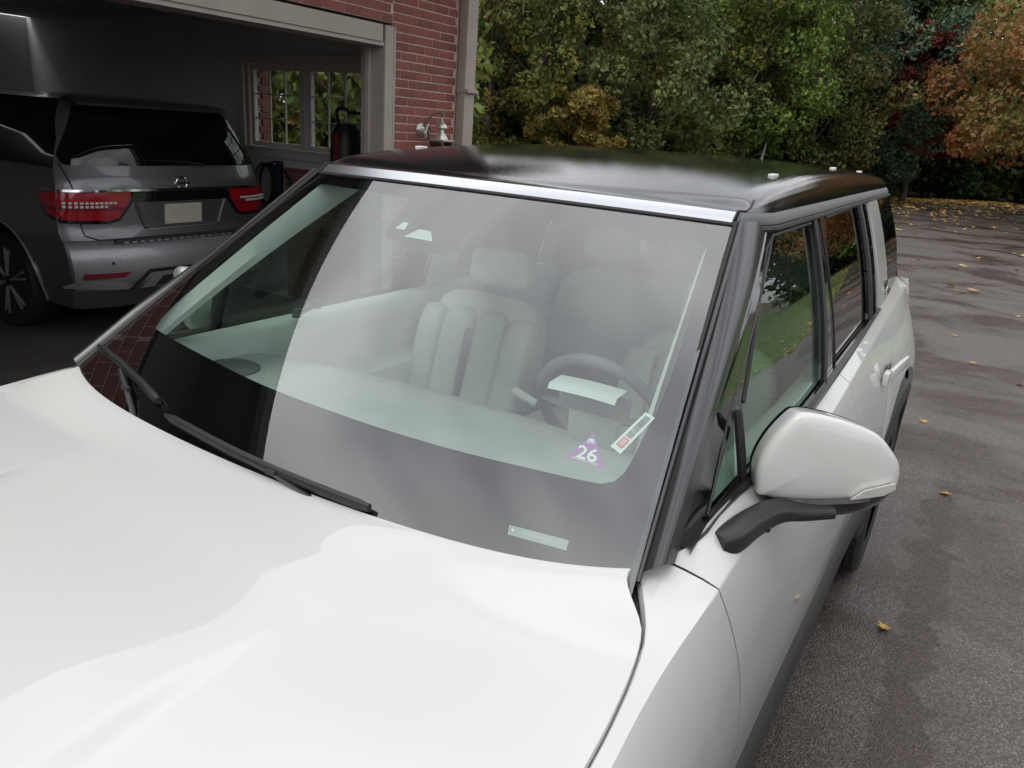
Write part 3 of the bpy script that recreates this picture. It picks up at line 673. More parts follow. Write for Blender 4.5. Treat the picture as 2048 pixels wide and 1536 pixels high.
# ---- bonnet
seamW = crv([-0.95, -0.6, -0.2, 0.1, 0.3, 0.38, 0.455, 0.51, 0.545, 0.58], [0.80, 0.885, 0.905, 0.898, 0.885, 0.874, 0.857, 0.832, 0.810, 0.785])
seamZ = crv([-0.95, -0.5, 0.0, 0.3, 0.45, 0.51, 0.58], [1.02, 1.13, 1.195, 1.213, 1.226, 1.238, 1.262])
midZ = crv([-0.95, -0.6, -0.2, 0.2, 0.49], [1.03, 1.135, 1.196, 1.222, 1.2219])
def smooth(a, b, x): t = min(1, max(0, (x - a) / (b - a))); return t * t * (3 - 2 * t)
def plateau(x, y):
    # rounded-corner raised field on the bonnet: crisp sides, gentle rear edge
    k = min(1.0, max(0.0, (0.235 - y) / 0.34)); k = k * k * (3 - 2 * k)
    return 0.016 * k * (1 - smooth(0.355 + 0.03 * (1 - k), 0.405, abs(x)))
def bonnet_pt(s, t):
    xr = s * 0.785; yr = yb(xr) - 0.0
    y = -0.95 + (yr + 0.95) * t
    x = s * (seamW(min(y, 0.58)) - 0.0075) if t < 1 else xr
    x = s * ((seamW(y) - 0.0075) * (1 - smooth(0.93, 1.0, t)) + 0.785 * smooth(0.93, 1.0, t))
    q = abs(s)
    z = midZ(y) + (seamZ(y) - midZ(y)) * q**3
    if t > 0.9: z = z * (1 - smooth(0.9, 1, t)) + zbk(xr) * smooth(0.9, 1, t)
    return Vector((x, y, z + plateau(x, y)))
S_ = np.concatenate([np.linspace(-1, -0.53, 14), np.linspace(-0.52, -0.32, 36), np.linspace(-0.31, 0.31, 26), np.linspace(0.32, 0.52, 36), np.linspace(0.53, 1, 18)])
T_ = np.concatenate([np.linspace(0, 0.70, 26), np.linspace(0.705, 0.775, 16), np.linspace(0.778, 0.85, 44), np.linspace(0.86, 1, 16)])
rows = [[bonnet_pt(s, t) for s in S_] for t in T_]
# turned-down edge all round
rows.append([p + Vector((0, 0.004, -0.006)) for p in rows[-1]]); rows.append([p + Vector((0, -0.004, -0.02)) for p in rows[-1]])
rows = [[r_[0] + Vector((-0.001, 0, -0.016))] + [r_[0] + Vector((-0.0015, 0, -0.005))] + r_ + [r_[-1] + Vector((0.0015, 0, -0.005)), r_[-1] + Vector((0.001, 0, -0.016))] for r_ in rows]
orient(grid('bonnet', rows, M['white'], car, sharp=50), (0, 0, 1))

# ---- side surface: shoulder shelf, crease, flank
beltX = crv([-0.95, -0.6, -0.2, 0.1, 0.3, 0.38, 0.455, 0.51, 0.545, 0.58, 0.62, 0.66, 0.75, 1.0, 1.7, 2.06, 3.2, 3.6, 4.25], [0.80, 0.885, 0.905, 0.898, 0.885, 0.874, 0.857, 0.832, 0.812, 0.790, 0.822, 0.847, 0.85, 0.85, 0.85, 0.85, 0.825, 0.815, 0.78])
beltZ = crv([-0.95, -0.5, 0.0, 0.3, 0.45, 0.51, 0.58, 0.66, 1.08, 1.7, 2.06, 3.2, 4.25], [1.02, 1.13, 1.195, 1.213, 1.226, 1.238, 1.258, 1.283, 1.264, 1.246, 1.262, 1.28, 1.30])
crsX = crv([-0.95, -0.6, 0.0, 0.4, 0.62, 0.83, 1.79, 2.38, 3.15, 4.25], [0.83, 0.91, 0.925, 0.907, 0.911, 0.909, 0.896, 0.886, 0.868, 0.845])
crsZ = crv([-0.95, -0.5, 0.0, 0.4, 0.62, 0.83, 1.79, 2.38, 3.15, 4.25], [0.98, 1.11, 1.185, 1.222, 1.232, 1.236, 1.232, 1.24, 1.25, 1.262])
midX = crv([-0.95, -0.5, 0.0, 0.5, 1.0, 1.8, 2.5, 3.0, 3.4, 3.9, 4.25], [0.86, 0.965, 0.99, 0.962, 0.95, 0.955, 0.965, 0.985, 0.995, 0.975, 0.90])
lowX = crv([-0.95, -0.5, 0.0, 0.6, 1.0, 1.8, 2.5, 3.0, 3.4, 3.9, 4.25], [0.84, 0.95, 0.975, 0.95, 0.945, 0.95, 0.955, 0.98, 0.985, 0.965, 0.88])
def side_pt(y, s, off=0.0):
    """s 0 belt .. 0.25 crease .. 1 sill"""
    P0 = Vector((beltX(y), y, beltZ(y))); P1 = Vector((crsX(y), y, crsZ(y)))
    P2 = Vector((midX(y), y, 0.98)); P3 = Vector((lowX(y), y, 0.60))
    if s <= 0.25: p = P0.lerp(P1, s / 0.25); 
    else:
        t = (s - 0.25) / 0.75
        c = P2 * 2 - P1 * 0.5 - P3 * 0.5
        p = P1 * (1 - t)**2 + c * 2 * t * (1 - t) + P3 * t * t
    if off: p = p + Vector((off * 0.9, 0, off * 0.3))
    return p
SS = [0, 0.02, 0.08, 0.16, 0.22, 0.24, 0.25, 0.26, 0.28, 0.32, 0.38, 0.45, 0.52, 0.6, 0.68, 0.76, 0.84, 0.92, 0.97, 1.0]
def arch(y, yc): # bottom of the white panel rises round a wheel
    d = abs(y - yc)
    return 1.0 if d > 0.56 else 1.0 - 0.42 * math.sqrt(max(0, 1 - (d / 0.56)**2))
def seam_fd(s): return 0.615 + 0.03 * s / 0.25 if s < 0.25 else 0.645 + 0.30 * ((s - 0.25) / 0.75)**1.3   # fender/door gap leans back
def seam_dd(s): return 2.09 + 0.02 * s
def seam_dq(s): return 3.16 - (0.35 * smooth(0.45, 1.0, s))
def side_patch(name, f0, f1, n, wheel=None, extra=()):
    rows = []
    for i in range(n + 1):
        t = i / n; row = []
        for s in SS:
            y = f0(s) * (1 - t) + f1(s) * t
            s2 = s * (arch(y, wheel) if wheel is not None else 1)
            # keep crease index in place
            s2 = s if s <= 0.25 else 0.25 + (s - 0.25) * ((arch(y, wheel) - 0.25) / 0.75 if wheel is not None else 1)
            row.append(side_pt(y, s2))
        row = [row[0] + Vector((-0.006, 0, -0.012))] + row + [row[-1] + Vector((-0.02, 0, -0.006))]
        rows.append(row)
    rows = [[p + Vector((-0.014, 0.002, -0.002)) for p in rows[0]]] + rows + [[p + Vector((-0.014, -0.002, -0.002)) for p in rows[-1]]]
    o = orient(grid(name, rows, M['white'], car, sharp=48), (1, 0, 0.3))
    mirror_x(o); return o
g_ = 0.0025
side_patch('fender', lambda s: -0.95, lambda s: seam_fd(s) - g_, 46, wheel=0.0)
side_patch('front_door', lambda s: seam_fd(s) + g_, lambda s: seam_dd(s) - g_, 24)
side_patch('rear_door', lambda s: seam_dd(s) + g_, lambda s: seam_dq(s) - g_, 20, wheel=3.3)
side_patch('rear_quarter', lambda s: seam_dq(s) + g_, lambda s: 4.25, 22, wheel=3.3)
# black cladding: sill and wheel arches
rows = []
for y in np.linspace(0.55, 2.85, 24):
    p = side_pt(y, 1.0); rows.append([p + Vector(d) for d in ((-0.015, 0, 0.02), (0.012, 0, 0.0), (0.022, 0, -0.02), (0.020, 0, -0.10), (0.0, 0, -0.16), (-0.06, 0, -0.20), (-0.35, 0, -0.22))])
o = orient(grid('sill_cladding', rows, M['plastic'], car), (1, 0, 0)); mirror_x(o)
for yc in (0.0, 3.3):
    rows = []
    for k in range(33):
        a = math.pi * (1.04 - 1.08 * k / 32)
        ro, ri = 0.565, 0.46
        q = []
        for rr, dx in ((ro + 0.012, -0.012), (ro, 0.014), (ro - 0.02, 0.022), (ri + 0.01, 0.022), (ri, 0.012), (ri - 0.005, -0.08), (ri - 0.01, -0.30)):
            y = yc + rr * math.cos(a); z = 0.42 + rr * 0.86 * math.sin(a) + 0.05
            zz = min(max(z, 0.60), 1.05); base = lowX(y) + (midX(y) - lowX(y)) * smooth(0.6, 0.98, zz)
            q.append(Vector((base + dx - 0.004, y, z)))
        rows.append(q)
    o = orient(grid('wheel_arch', rows, M['plastic'], car), (1, 0, 0.2)); mirror_x(o)
# inner dark shell so that gaps read dark
sh = bmesh.new(); box_bm(sh, (0, 1.65, 0.62), (1.50, 5.0, 0.5)); box_bm(sh, (0, -0.2, 0.95), (1.45, 1.2, 0.2))
from_bm('underbody', sh, M['underbody'], car, smooth=False)
for sgn in (1, -1):
    rows = [[(sgn * (side_pt(y, s).x - 0.02), y, side_pt(y, s).z - 0.02) for s in (0.0, 0.25, 0.6, 1.0)] for y in np.linspace(0.66, 4.2, 30)]
    grid('inner_panel', rows, M['inner_mid'], car)
    rows = [[(sgn * (side_pt(y, 0).x - 0.012 + dx), y, side_pt(y, 0).z - 0.012 + dz) for dx, dz in ((-0.02, -0.002), (0.02, -0.004), (0.02, -0.05), (-0.02, -0.05))] for y in np.linspace(-0.9, 0.62, 26)]
    grid('bonnet_channel', rows, M['rubber'], car)
# front and rear closing panels
def cap(name, y, zs, mat, ny, bulge):
    rows = []
    for z in np.linspace(*zs, 12):
        s = 0.25 + 0.75 * (beltZ(y) - z) / (beltZ(y) - 0.6); s = min(max(s, 0.0), 1); xm = side_pt(y, s).x
        rows.append([(x, y + ny * bulge * (1 - (x / xm)**4), z) for x in np.linspace(-xm, xm, 25)])
    return orient(grid(name, rows, mat, car), (0, ny, 0))
cap('nose', -0.95, (0.45, 1.02), M['white'], -1, 0.12); cap('tailgate', 4.25, (0.6, 1.30), M['white'], 1, 0.08)

# ---- greenhouse side surface
gxb = lambda y: float(np.interp(y, [.5, .77, 1.0, 1.6, 1.86, 3.0, 4.3], [.828, .83, .833, .839, .836, .817, .792]))
gxt = lambda y: float(np.interp(y, [1.3, 1.5, 2.2, 3.9, 4.3], [.684, .682, .68, .658, .648]))
def GS(y, h, off=0.0):
    b = 0.014 * 4 * h * (1 - h) + off
    return Vector((gxb(y) + (gxt(y) - gxb(y)) * h + b * 0.95, y, 1.28 + 0.467 * h + b * 0.3))
def gpanel(name, poly, mat, off, thick, holes=(), cuts=True):
    o = panel(name, [poly] + list(holes), lambda u, v, o_: GS(u, v, off + o_), mat, car, cv=np.linspace(0.1, 0.9, 9) if cuts else (), cu=np.arange(0.8, 4.2, 0.2) if cuts else (), thick=thick, outward=(1, 0, 0.3))
    mirror_x(o); return o
DG = rounded([(1.50, 0.945), (2.02, 0.945), (1.855, 0.0), (1.034, 0.0), (1.05, 0.30), (1.22, 0.615)], [0.06, 0.03, 0.01, 0.01, 0.03, 0.25], 6)
QG = rounded([(1.022, 0.33), (0.996, 0.0), (0.78, -0.01)], [0.015, 0.015, 0.02], 4)
RG = rounded([(2.25, 0.95), (2.985, 0.96), (2.93, 0.0), (2.07, 0.0), (2.07, 0.45)], [0.03, 0.03, 0.01, 0.01, 0.2], 5)
SG = rounded([(3.075, 0.955), (3.24, 0.955), (3.20, 0.01), (3.02, 0.01)], 0.015, 3)
TG = rounded([(3.70, 0.955), (4.14, 0.955), (4.19, 0.46), (4.10, 0.12), (3.60, 0.06)], [0.02, 0.08, 0.1, 0.12, 0.03], 5)
frame = [(0.70, -0.075), (0.735, 0.0), (0.905, 0.285), (1.02, 0.44), (1.30, 0.76), (1.52, 1.0), (3.35, 1.0), (3.30, -0.075)]
gpanel('window_frame', frame, M['gloss_black'], 0.004, 0.0, holes=[DG, QG, RG, SG])
gpanel('front_door_glass', DG, M['glass_side'], -0.006, 0.0); gpanel('quarter_glass', QG, M['glass_side'], -0.006, 0.0)
gpanel('rear_door_glass', RG, M['glass_dark'], -0.006, 0.0); gpanel('fixed_glass', SG, M['glass_dark'], -0.004, 0.0)
gpanel('rear_quarter_glass', [(3.40, 1.0), (4.20, 1.0), (4.24, 0.46), (4.16, 0.10), (3.9, 0.0), (3.55, -0.06)], M['suv_glass'], 0.003, 0.0)
gpanel('c_pillar_strip', [(3.285, 0.965), (3.58, 0.965), (3.60, 0.03), (3.62, -0.10), (3.27, -0.10)], M['white'], 0.012, 0.014)
# bright-edged seals along the glass
def gline(name, pts, rad, mat, off=0.006, flat=None):
    q = []
    for (a, b_) in zip(pts[:-1], pts[1:]):
        for t in np.linspace(0, 1, 8)[:-1]: q.append(GS(a[0] * (1 - t) + b_[0] * t, a[1] * (1 - t) + b_[1] * t, off))
    q.append(GS(*pts[-1], off)); o = tube(name, q, rad, mat, car, n=6, flat=flat); mirror_x(o); return o
gline('glass_divider', [(1.012, 0.30), (1.012, -0.02)], 0.010, M['satin_black'], 0.006)
gline('glass_divider', [(2.045, 0.96), (1.872, -0.02)], 0.010, M['satin_black'], 0.007)
gline('glass_divider', [(3.03, 0.97), (2.975, -0.02)], 0.010, M['satin_black'], 0.007)
gline('door_gap', [(2.155, 1.0), (2.115, 0.6), (2.075, -0.06)], 0.0035, M['rubber'], 0.006)
gline('glass_seal', [(1.06, 0.31), (1.225, 0.60), (1.44, 0.90), (1.53, 0.955), (2.01, 0.955)], 0.005, M['rubber'], 0.004)
gline('glass_seal', [(2.26, 0.96), (2.98, 0.968)], 0.005, M['rubber'], 0.004)
gline('pillar_gap', [(0.755, -0.06), (0.945, 0.30), (1.06, 0.435), (1.33, 0.735), (1.535, 0.965)], 0.0028, M['satin_black'], 0.006)
# belt moulding
rows = []
for y in np.concatenate([np.linspace(0.655, 3.27, 40)]):
    a = GS(y, -0.005, 0.006); c = side_pt(y, 0.0)
    rows.append([a + Vector((-0.008, 0, 0.0)), a + Vector((0.004, 0, 0.004)), a.lerp(c, 0.5) + Vector((0.012, 0, 0.006)), c + Vector((0.007, 0, 0.004)), c + Vector((0.006, 0, -0.010))])
o = orient(grid('belt_moulding', rows, M['satin_black'], car, sharp=25), (1, 0, 0.6)); mirror_x(o)
rows = [[GS(y, 0.002, 0.008) + Vector((dx, 0, dz)) for dx, dz in ((-0.004, 0.004), (0.004, 0.006), (0.006, 0.0), (0.003, -0.006))] for y in np.linspace(0.78, 3.2, 40)]
o = orient(grid('glass_wiper_seal', rows, M['gloss_black'], car), (1, 0, 0.6)); mirror_x(o)

# ---- A-pillars
def Wseam(t): return Vector((0.663, 1.299, 1.765)).lerp(Vector((0.790, 0.560, 1.256)), t)
def Eedge(t):
    k = [(0.0, 1.472, 0.996), (0.27, 1.134, 0.646), (0.51, 0.903, 0.404), (0.73, 0.732, 0.212), (1.0, 0.585, 0.0)]
    y = float(np.interp(t, [a[0] for a in k], [a[1] for a in k])); h = float(np.interp(t, [a[0] for a in k], [a[2] for a in k]))
    return GS(y, h, 0.006)
rows = []
for t in np.linspace(-0.005, 1.0, 26):
    a, b_ = Wseam(t) + Vector((0.006, 0.004, 0.004)), Eedge(min(t, 1.0)) - Vector((0, 0, 0.02 * max(0, t - 1) * 30))
    row = [a + Vector((-0.004, 0.01, -0.02))]
    for s in np.linspace(0, 1, 9):
        n_ = Vector((0.45, -0.62, 0.60)); row.append(a.lerp(b_, s) + n_ * (0.020 * math.sin(math.pi * s)**0.8))
    row.append(b_ + Vector((0.004, 0.03, -0.012)))
    rows.append(row)
o = orient(grid('a_pillar', rows, M['pillar'], car, sharp=60), (0.6, -1, 1)); mirror_x(o)
rows = []
for t in np.linspace(-0.005, 1.0, 26):      # gloss panel between pillar trim and the side glass
    e = Eedge(min(t, 1.0)); y, h = e.y, (e.z - 1.28) / 0.467
    q = [e + Vector((-0.002, 0, 0))]
    for d in (0.25, 0.5, 0.75, 1.0): q.append(GS(y + 0.13 * d * (0.5 + 0.8 * t), max(h, 0) - 0.02 * d, 0.0065))
    rows.append(q)
o = orient(grid('door_corner_panel', rows, M['gloss_black'], car), (1, -0.4, 0.3)); mirror_x(o)
o = tube('windscreen_seal', [Wseam(t) + Vector((0.0, -0.002, 0.006)) for t in np.linspace(0, 1.02, 20)], 0.007, M['rubber'], car, n=6); mirror_x(o)
o = tube('pillar_lip', [Wseam(t) + Vector((0.012, -0.004, 0.012)) for t in np.linspace(0, 1.02, 20)], 0.0045, M['pillar'], car, n=6); mirror_x(o)
# pillar foot and cowl
rows = []
for x in np.linspace(-0.785, 0.785, 50):
    xx = max(-0.79, min(0.79, x)); y0 = yb(xx); z0 = zbk(xx)
    rows.append([(x, y0 - 0.05, z0 - 0.03), (x, y0 + 0.0, z0 - 0.024), (x, y0 + 0.05, z0 - 0.018 - (0.0 if abs(x) > 0.78 else 0.012)), (x, y0 + 0.12, z0 - 0.012 if abs(x) > 0.78 else z0 - 0.05)])
grid('cowl', rows, M['plastic'], car)

# ---- silver moulding round the roof, then the roof
def head(x, up):  # header line: up 0 lower edge .. 1 upper edge of the moulding
    k = 1 - (x / 0.663)**2
    return Vector((x, 1.299 - 0.065 * k + 0.027 * up + 0.004, 1.765 + 0.010 * k + 0.022 * up + 0.006))
def rail_path(up):
    P = [head(x, up) for x in np.linspace(0, 0.655, 22)]
    a = P[-1]; b_ = Vector((gxt(1.60) + 0.008 - 0.016 * up, 1.60, 1.752 + 0.027 * up)); c = Vector((gxt(1.4) + 0.006 - 0.010 * up, 1.325 + 0.026 * up, 1.764 + 0.029 * up))
    for t in np.linspace(0, 1, 12)[1:]: P.append(a * (1 - t)**2 + c * 2 * t * (1 - t) + b_ * t * t)
    for y in np.linspace(1.66, 4.18, 30): P.append(Vector((gxt(y) + 0.008 - 0.016 * up, y, 1.752 + 0.027 * up - 0.0035 * (y - 1.6)**2 * 0.35)))
    return P
lo, hi = rail_path(0), rail_path(1)
NF = 22
def strip_rows(lo, hi, bul):
    return [[a + Vector((0, 0.008, -0.012))] + [a.lerp(b_, s) + Vector((0, -0.5, 0.7)) * (bul * math.sin(math.pi * s)) for s in (0, 0.12, 0.5, 0.88, 1)] + [b_ + Vector((0, 0.006, -0.01))] for a, b_ in zip(lo, hi)]
hr = strip_rows(lo[:NF], hi[:NF], 0.001)
full = [[Vector((-p.x, p.y, p.z)) for p in r_] for r_ in hr[:0:-1]] + hr
orient(grid('header_moulding', full, M['alu'], car, sharp=40), (0, -1, 1))
def out_strip(lo, hi):
    R_ = []
    for i, (a, b_) in enumerate(zip(lo, hi)):
        t = min(1, i / 11); n_ = Vector((0.9 * t + 0.1, -0.5 * (1 - t), 0.5)).normalized()
        R_.append([a - n_ * 0.012] + [a.lerp(b_, s) + n_ * (0.003 * math.sin(math.pi * s)) for s in (0, 0.12, 0.5, 0.88, 1)] + [b_ - n_ * 0.01])
    return R_
k_ = NF
o = orient(grid('roof_rail_moulding', out_strip([lo[k_ - 1] + Vector((0.005, 0, 0))] + lo[k_:], [hi[k_ - 1] + Vector((0.005, 0, 0))] + hi[k_:]), M['alu_tree_reflection'] if 'alu_tree_reflection' in M else M['alu'], car, sharp=40), (1, 0, 0.5)); mirror_x(o)
# gap under the header and under the rails
o = tube('header_gap', [p + Vector((0, -0.004, -0.005)) for p in [Vector((-q.x, q.y, q.z)) for q in lo[NF - 1:0:-1]] + lo[:NF]], 0.005, M['rubber'], car, n=6)
o = tube('rail_gap', [p + Vector((0.003, 0, -0.010)) for p in lo[NF - 2:]], 0.008, M['rubber'], car, n=6); mirror_x(o)
# roof: closed loops from the moulding inwards to the crown
def crown_(y): return 1.890 - 0.092 * ((2.4 - y) / 1.12)**2.6 if y < 2.4 else 1.890 - 0.052 * ((y - 2.4) / 1.85)**2
def roof_z(x, y): return crown_(y) - 0.026 * (abs(x) / 0.64)**3.5 * smooth(1.25, 2.0, y)
hiy = [p.y for p in hi[NF - 1:]]; hix = [p.x for p in hi[NF - 1:]]; hiz = [p.z for p in hi[NF - 1:]]
def roof_edge(y): return float(np.interp(y, hiy, hix)), float(np.interp(y, hiy, hiz))
def roll(d): q = min(1.0, max(0.0, d / 0.058)); return (1 - (1 - q)**2.3)**(1 / 2.3)
def roof_pt(s, t):
    yf = head(s * 0.655, 1).y; yr = 4.18 + 0.05 * (1 - s * s); y = yf + (yr - yf) * t
    ex, ez = roof_edge(max(y, hiy[0])); x = s * ex if t > 0 else s * 0.655
    d = (1 - abs(s)) * ex; z1 = roof_z(x, y)
    z = ez + (z1 - ez) * roll(d)
    zf = head(min(abs(x), 0.655), 1).z
    k = smooth(0.0, 0.03, t); z = zf * (1 - k) + z * k if t < 0.03 else z
    if t > 0.96: z -= (z - 1.775) * (1 - math.sqrt(max(0, 1 - ((t - 0.96) / 0.04)**2)))
    return Vector((x, y, z))
ts = np.concatenate([np.linspace(0, 0.03, 6), np.linspace(0.035, 0.95, 60), np.linspace(0.955, 1, 10)])
q_ = 1 - np.linspace(0, 1, 16)[1:]**1.6 * 0.2
ss_ = np.concatenate([[-1], -q_, np.linspace(-0.78, 0.78, 41), q_[::-1], [1]])
o = orient(grid('roof', [[roof_pt(a, t) for a in ss_] for t in ts], M['roof'], car, sharp=None), (0, 0, 1))
# hairline seams that part the corner pieces of the roof
def roof_at(x, y, dz=0.002):
    ex, ez = roof_edge(y); return Vector((x, y, ez + (roof_z(x, y) - ez) * roll(ex - abs(x)) + dz))
i0 = NF - 1
sq = [lo[i0] + Vector((0.004, -0.006, -0.01))] + [lo[i0].lerp(hi[i0], s) + Vector((0, -0.003, 0.003)) for s in (0, 0.5, 1)] + [roof_pt(q, t) + Vector((0, -0.0005, 0.0005)) for q, t in ((0.998, 0.012), (0.994, 0.022), (0.986, 0.032), (0.976, 0.042))]
o = tube('roof_seam', sq, 0.0026, M['rubber'], car, n=6); mirror_x(o)
# roof clips and aerial
for (x, y, z, s) in ((-0.60, 1.735, None, 0.05), (-0.60, 2.74, None, 0.05), (0.585, 1.90, None, 0.055), (0.55, 3.05, None, 0.055), (0.575, 3.6, None, 0.055)):
    z = roof_at(x, y, 0).z
    bm = bmesh.new(); box_bm(bm, (x, y, z + 0.001), (0.020, s * 0.95, 0.009), None, 0.003)
    o = from_bm('roof_clip', bm, M['clip'], car)
z = roof_at(0, 4.05, 0).z
tube('aerial', [(0, 4.0, z - 0.006), (0, 4.03, z + 0.03), (0, 4.055, z + 0.075), (0, 4.065, z + 0.10)], [0.018, 0.012, 0.008, 0.004], M['pillar'], car, n=8, flat=(0.5, 1.2))
# rear window
rows = [[(x * (1 - 0.17 * v), 4.28 - 0.10 * v + 0.05 * (1 - (x / 0.8)**2), 1.29 + 0.475 * v) for x in np.linspace(-0.79, 0.79, 15)] for v in np.linspace(0, 1, 6)]
orient(grid('rear_window', rows, M['glass_dark'], car), (0, 1, 0))
# emblem on the pillar strip
for sy in (0, 1):
    lathe('badge', [(0, 0.002), (0.022, 0.002), (0.024, 0.0), (0.022, -0.003), (0, -0.003)], GS(3.50, 0.16 - 0.07 * sy, 0.017), M['chrome' if sy else 'satin_black'], car, n=12, axis='X')

# ---- rear door handle (pulled out of its recess)
for hy, hz in ((2.80, 1.10), (1.74, 1.09)):
    hx = side_pt(hy, 0.45).x
    hn = bmesh.new(); box_bm(hn, (hx + 0.035, hy + 0.06, hz + 0.03), (0.018, 0.22, 0.045), Matrix.Rotation(R(-9), 3, 'Z') @ Matrix.Rotation(R(6), 3, 'X'), 0.007)
    o = from_bm('door_handle', hn, M['white'], car); mirror_x(o)
    o = box('handle_recess', (hx + 0.002, hy, hz + 0.03), (0.008, 0.09, 0.035), M['satin_black'], car, bevel=0.003); mirror_x(o)
    o = box('handle_cap', (hx + 0.012, hy - 0.13, hz + 0.03), (0.022, 0.085, 0.05), M['white'], car, bevel=0.008); mirror_x(o)

# ---- door mirrors
CAPO = [(0.881,0.966,1.280),(0.873,0.962,1.340),(0.887,0.970,1.396),(0.914,0.984,1.446),(0.933,0.995,1.460),(0.980,1.021,1.456),(1.034,1.050,1.442),(1.071,1.070,1.425),(1.098,1.085,1.396),(1.117,1.096,1.366),(1.122,1.099,1.333),(1.117,1.096,1.313),(1.079,1.075,1.290),(1.012,1.038,1.274),(0.933,0.995,1.268),(0.897,0.975,1.274)]
def dense(loop, m=4):
    P = [Vector(p) for p in loop]; n_ = len(P); out_ = []
    for i in range(n_):
        p0, p1, p2, p3 = P[i - 1], P[i], P[(i + 1) % n_], P[(i + 2) % n_]
        for k in range(m):
            t = k / m
            out_.append(0.5 * ((2 * p1) + (p2 - p0) * t + (2 * p0 - 5 * p1 + 4 * p2 - p3) * t * t + (3 * p1 - p0 - 3 * p2 + p3) * t**3))
    return out_
mo = dense(CAPO); mc = Vector((0.990, 1.026, 1.365)); fw = Vector((0.34, -0.92, 0.22)).normalized()
mel = []
for p in mo:
    q = p - mc; hz_ = Vector((1, 0.55, 0)).normalized(); a = q.dot(hz_); b_ = q.z; l = math.hypot(a / 0.135, b_ / 0.088); mel.append(mc + q / max(l, 1e-6))
def mring(s, f):
    k = s**0.4 if s < 0.97 else 1.0
    return [mc + (p * k + e_ * (1 - k) - mc) * s + fw * (f - 0.02) for p, e_ in zip(mo, mel)]
rings = [mring(1.0, -0.055), mring(1.0, -0.03), mring(1.0, -0.005), mring(0.996, 0.008), mring(0.988, 0.017), mring(0.972, 0.0245), mring(0.945, 0.030), mring(0.90, 0.034), mring(0.80, 0.0375), mring(0.64, 0.0405), mring(0.46, 0.0425), mring(0.25, 0.0437), mring(0.0005, 0.044)]
o = orient(grid('mirror_cap', rings, M['white'], car, closed=True, sharp=75, fix=True), (0, -1, 0)); mcap = o; mcap2 = mirror_x(o)
rings = [mring(1.0, -0.075), mring(1.006, -0.078), mring(0.99, -0.092), mring(0.95, -0.095), mring(0.94, -0.085), mring(0.02, -0.085)]
o = grid('mirror_housing', rings, M['gloss_black'], mcap, closed=True, fix=True); mirror_x(o, parent=mcap2)
# lower black band of the housing and its arm down to the door
low_ = [p for p in mo if p.z < 1.335 and True]
path = [(0.868, 0.742, 1.262), (0.885, 0.785, 1.258), (0.902, 0.862, 1.262), (0.928, 0.935, 1.266), (0.968, 0.985, 1.262), (1.014, 1.022, 1.265)]
dims = [(0.022, 0.019), (0.027, 0.024), (0.026, 0.022), (0.027, 0.018), (0.030, 0.015), (0.029, 0.013)]
ct = [np.linspace(0, 5, 6)] ; fx, fy, fz = (crv(range(6), [p[k] for p in path]) for k in range(3)); fw_, fh_ = (crv(range(6), [d[k] for d in dims]) for k in range(2))
rows = []
for t in np.linspace(0, 5, 26):
    p = Vector((fx(t), fy(t), fz(t))); d = (Vector((fx(t + .05), fy(t + .05), fz(t + .05))) - Vector((fx(t - .05), fy(t - .05), fz(t - .05)))).normalized()
    a = d.cross(Vector((0, 0, 1))).normalized(); b_ = a.cross(d); w_, h_ = fw_(t), fh_(t)
    rows.append([p + a * w_ * math.copysign(abs(math.cos(q))**0.55, math.cos(q)) + b_ * h_ * math.copysign(abs(math.sin(q))**0.55, math.sin(q)) for q in np.linspace(0, 2 * math.pi, 20, endpoint=False)])
F = grid_faces(26, 20, closed=True) + [tuple(range(20)), tuple(range(500, 520))]
o = mk('mirror_arm', [p for r_ in rows for p in r_], F, M['satin_black'], mcap, sharp=50); mirror_x(o, parent=mcap2)
c_ = Vector((0.925, 0.885, 1.253))
o = lathe('side_camera', [(0, 0.010), (0.008, 0.010), (0.011, 0.006), (0.012, -0.006), (0.017, -0.008), (0.017, -0.014), (0, -0.014)], c_, M['screen'], mcap, n=14, axis='X'); mirror_x(o, parent=mcap2)
botz = crv([0.88, 0.933, 1.012, 1.079, 1.105, 1.122], [1.276, 1.268, 1.274, 1.290, 1.302, 1.325])
rows = []
for x in np.linspace(0.905, 1.121, 26):
    t = (x - 0.905) / 0.216; h_ = 0.036 * (1 - 0.55 * t**3); y = 0.96 + 0.55 * (x - 0.87); tp = 1 - 0.75 * smooth(0.72, 1.0, t) - 0.3 * smooth(0.25, 0, t)
    b0 = Vector((x, y, botz(x)))
    rows.append([b0 + fw * (0.040 * tp - 0.02) + Vector((0, 0, 0.010)), b0 + fw * (0.047 * tp - 0.02) + Vector((0, 0, 0.0)), b0 + fw * (0.044 * tp - 0.02) + Vector((0, 0, -h_ * 0.55)), b0 + fw * (0.030 * tp - 0.02) + Vector((0, 0, -h_ * 0.92)), b0 + fw * -0.02 + Vector((0, 0, -h_)), b0 + fw * -0.06 + Vector((0, 0, -h_ * 0.9)), b0 + fw * -0.085 + Vector((0, 0, 0.006))])
o = grid('mirror_base', rows, M['gloss_black'], mcap, fix=True); mirror_x(o, parent=mcap2)
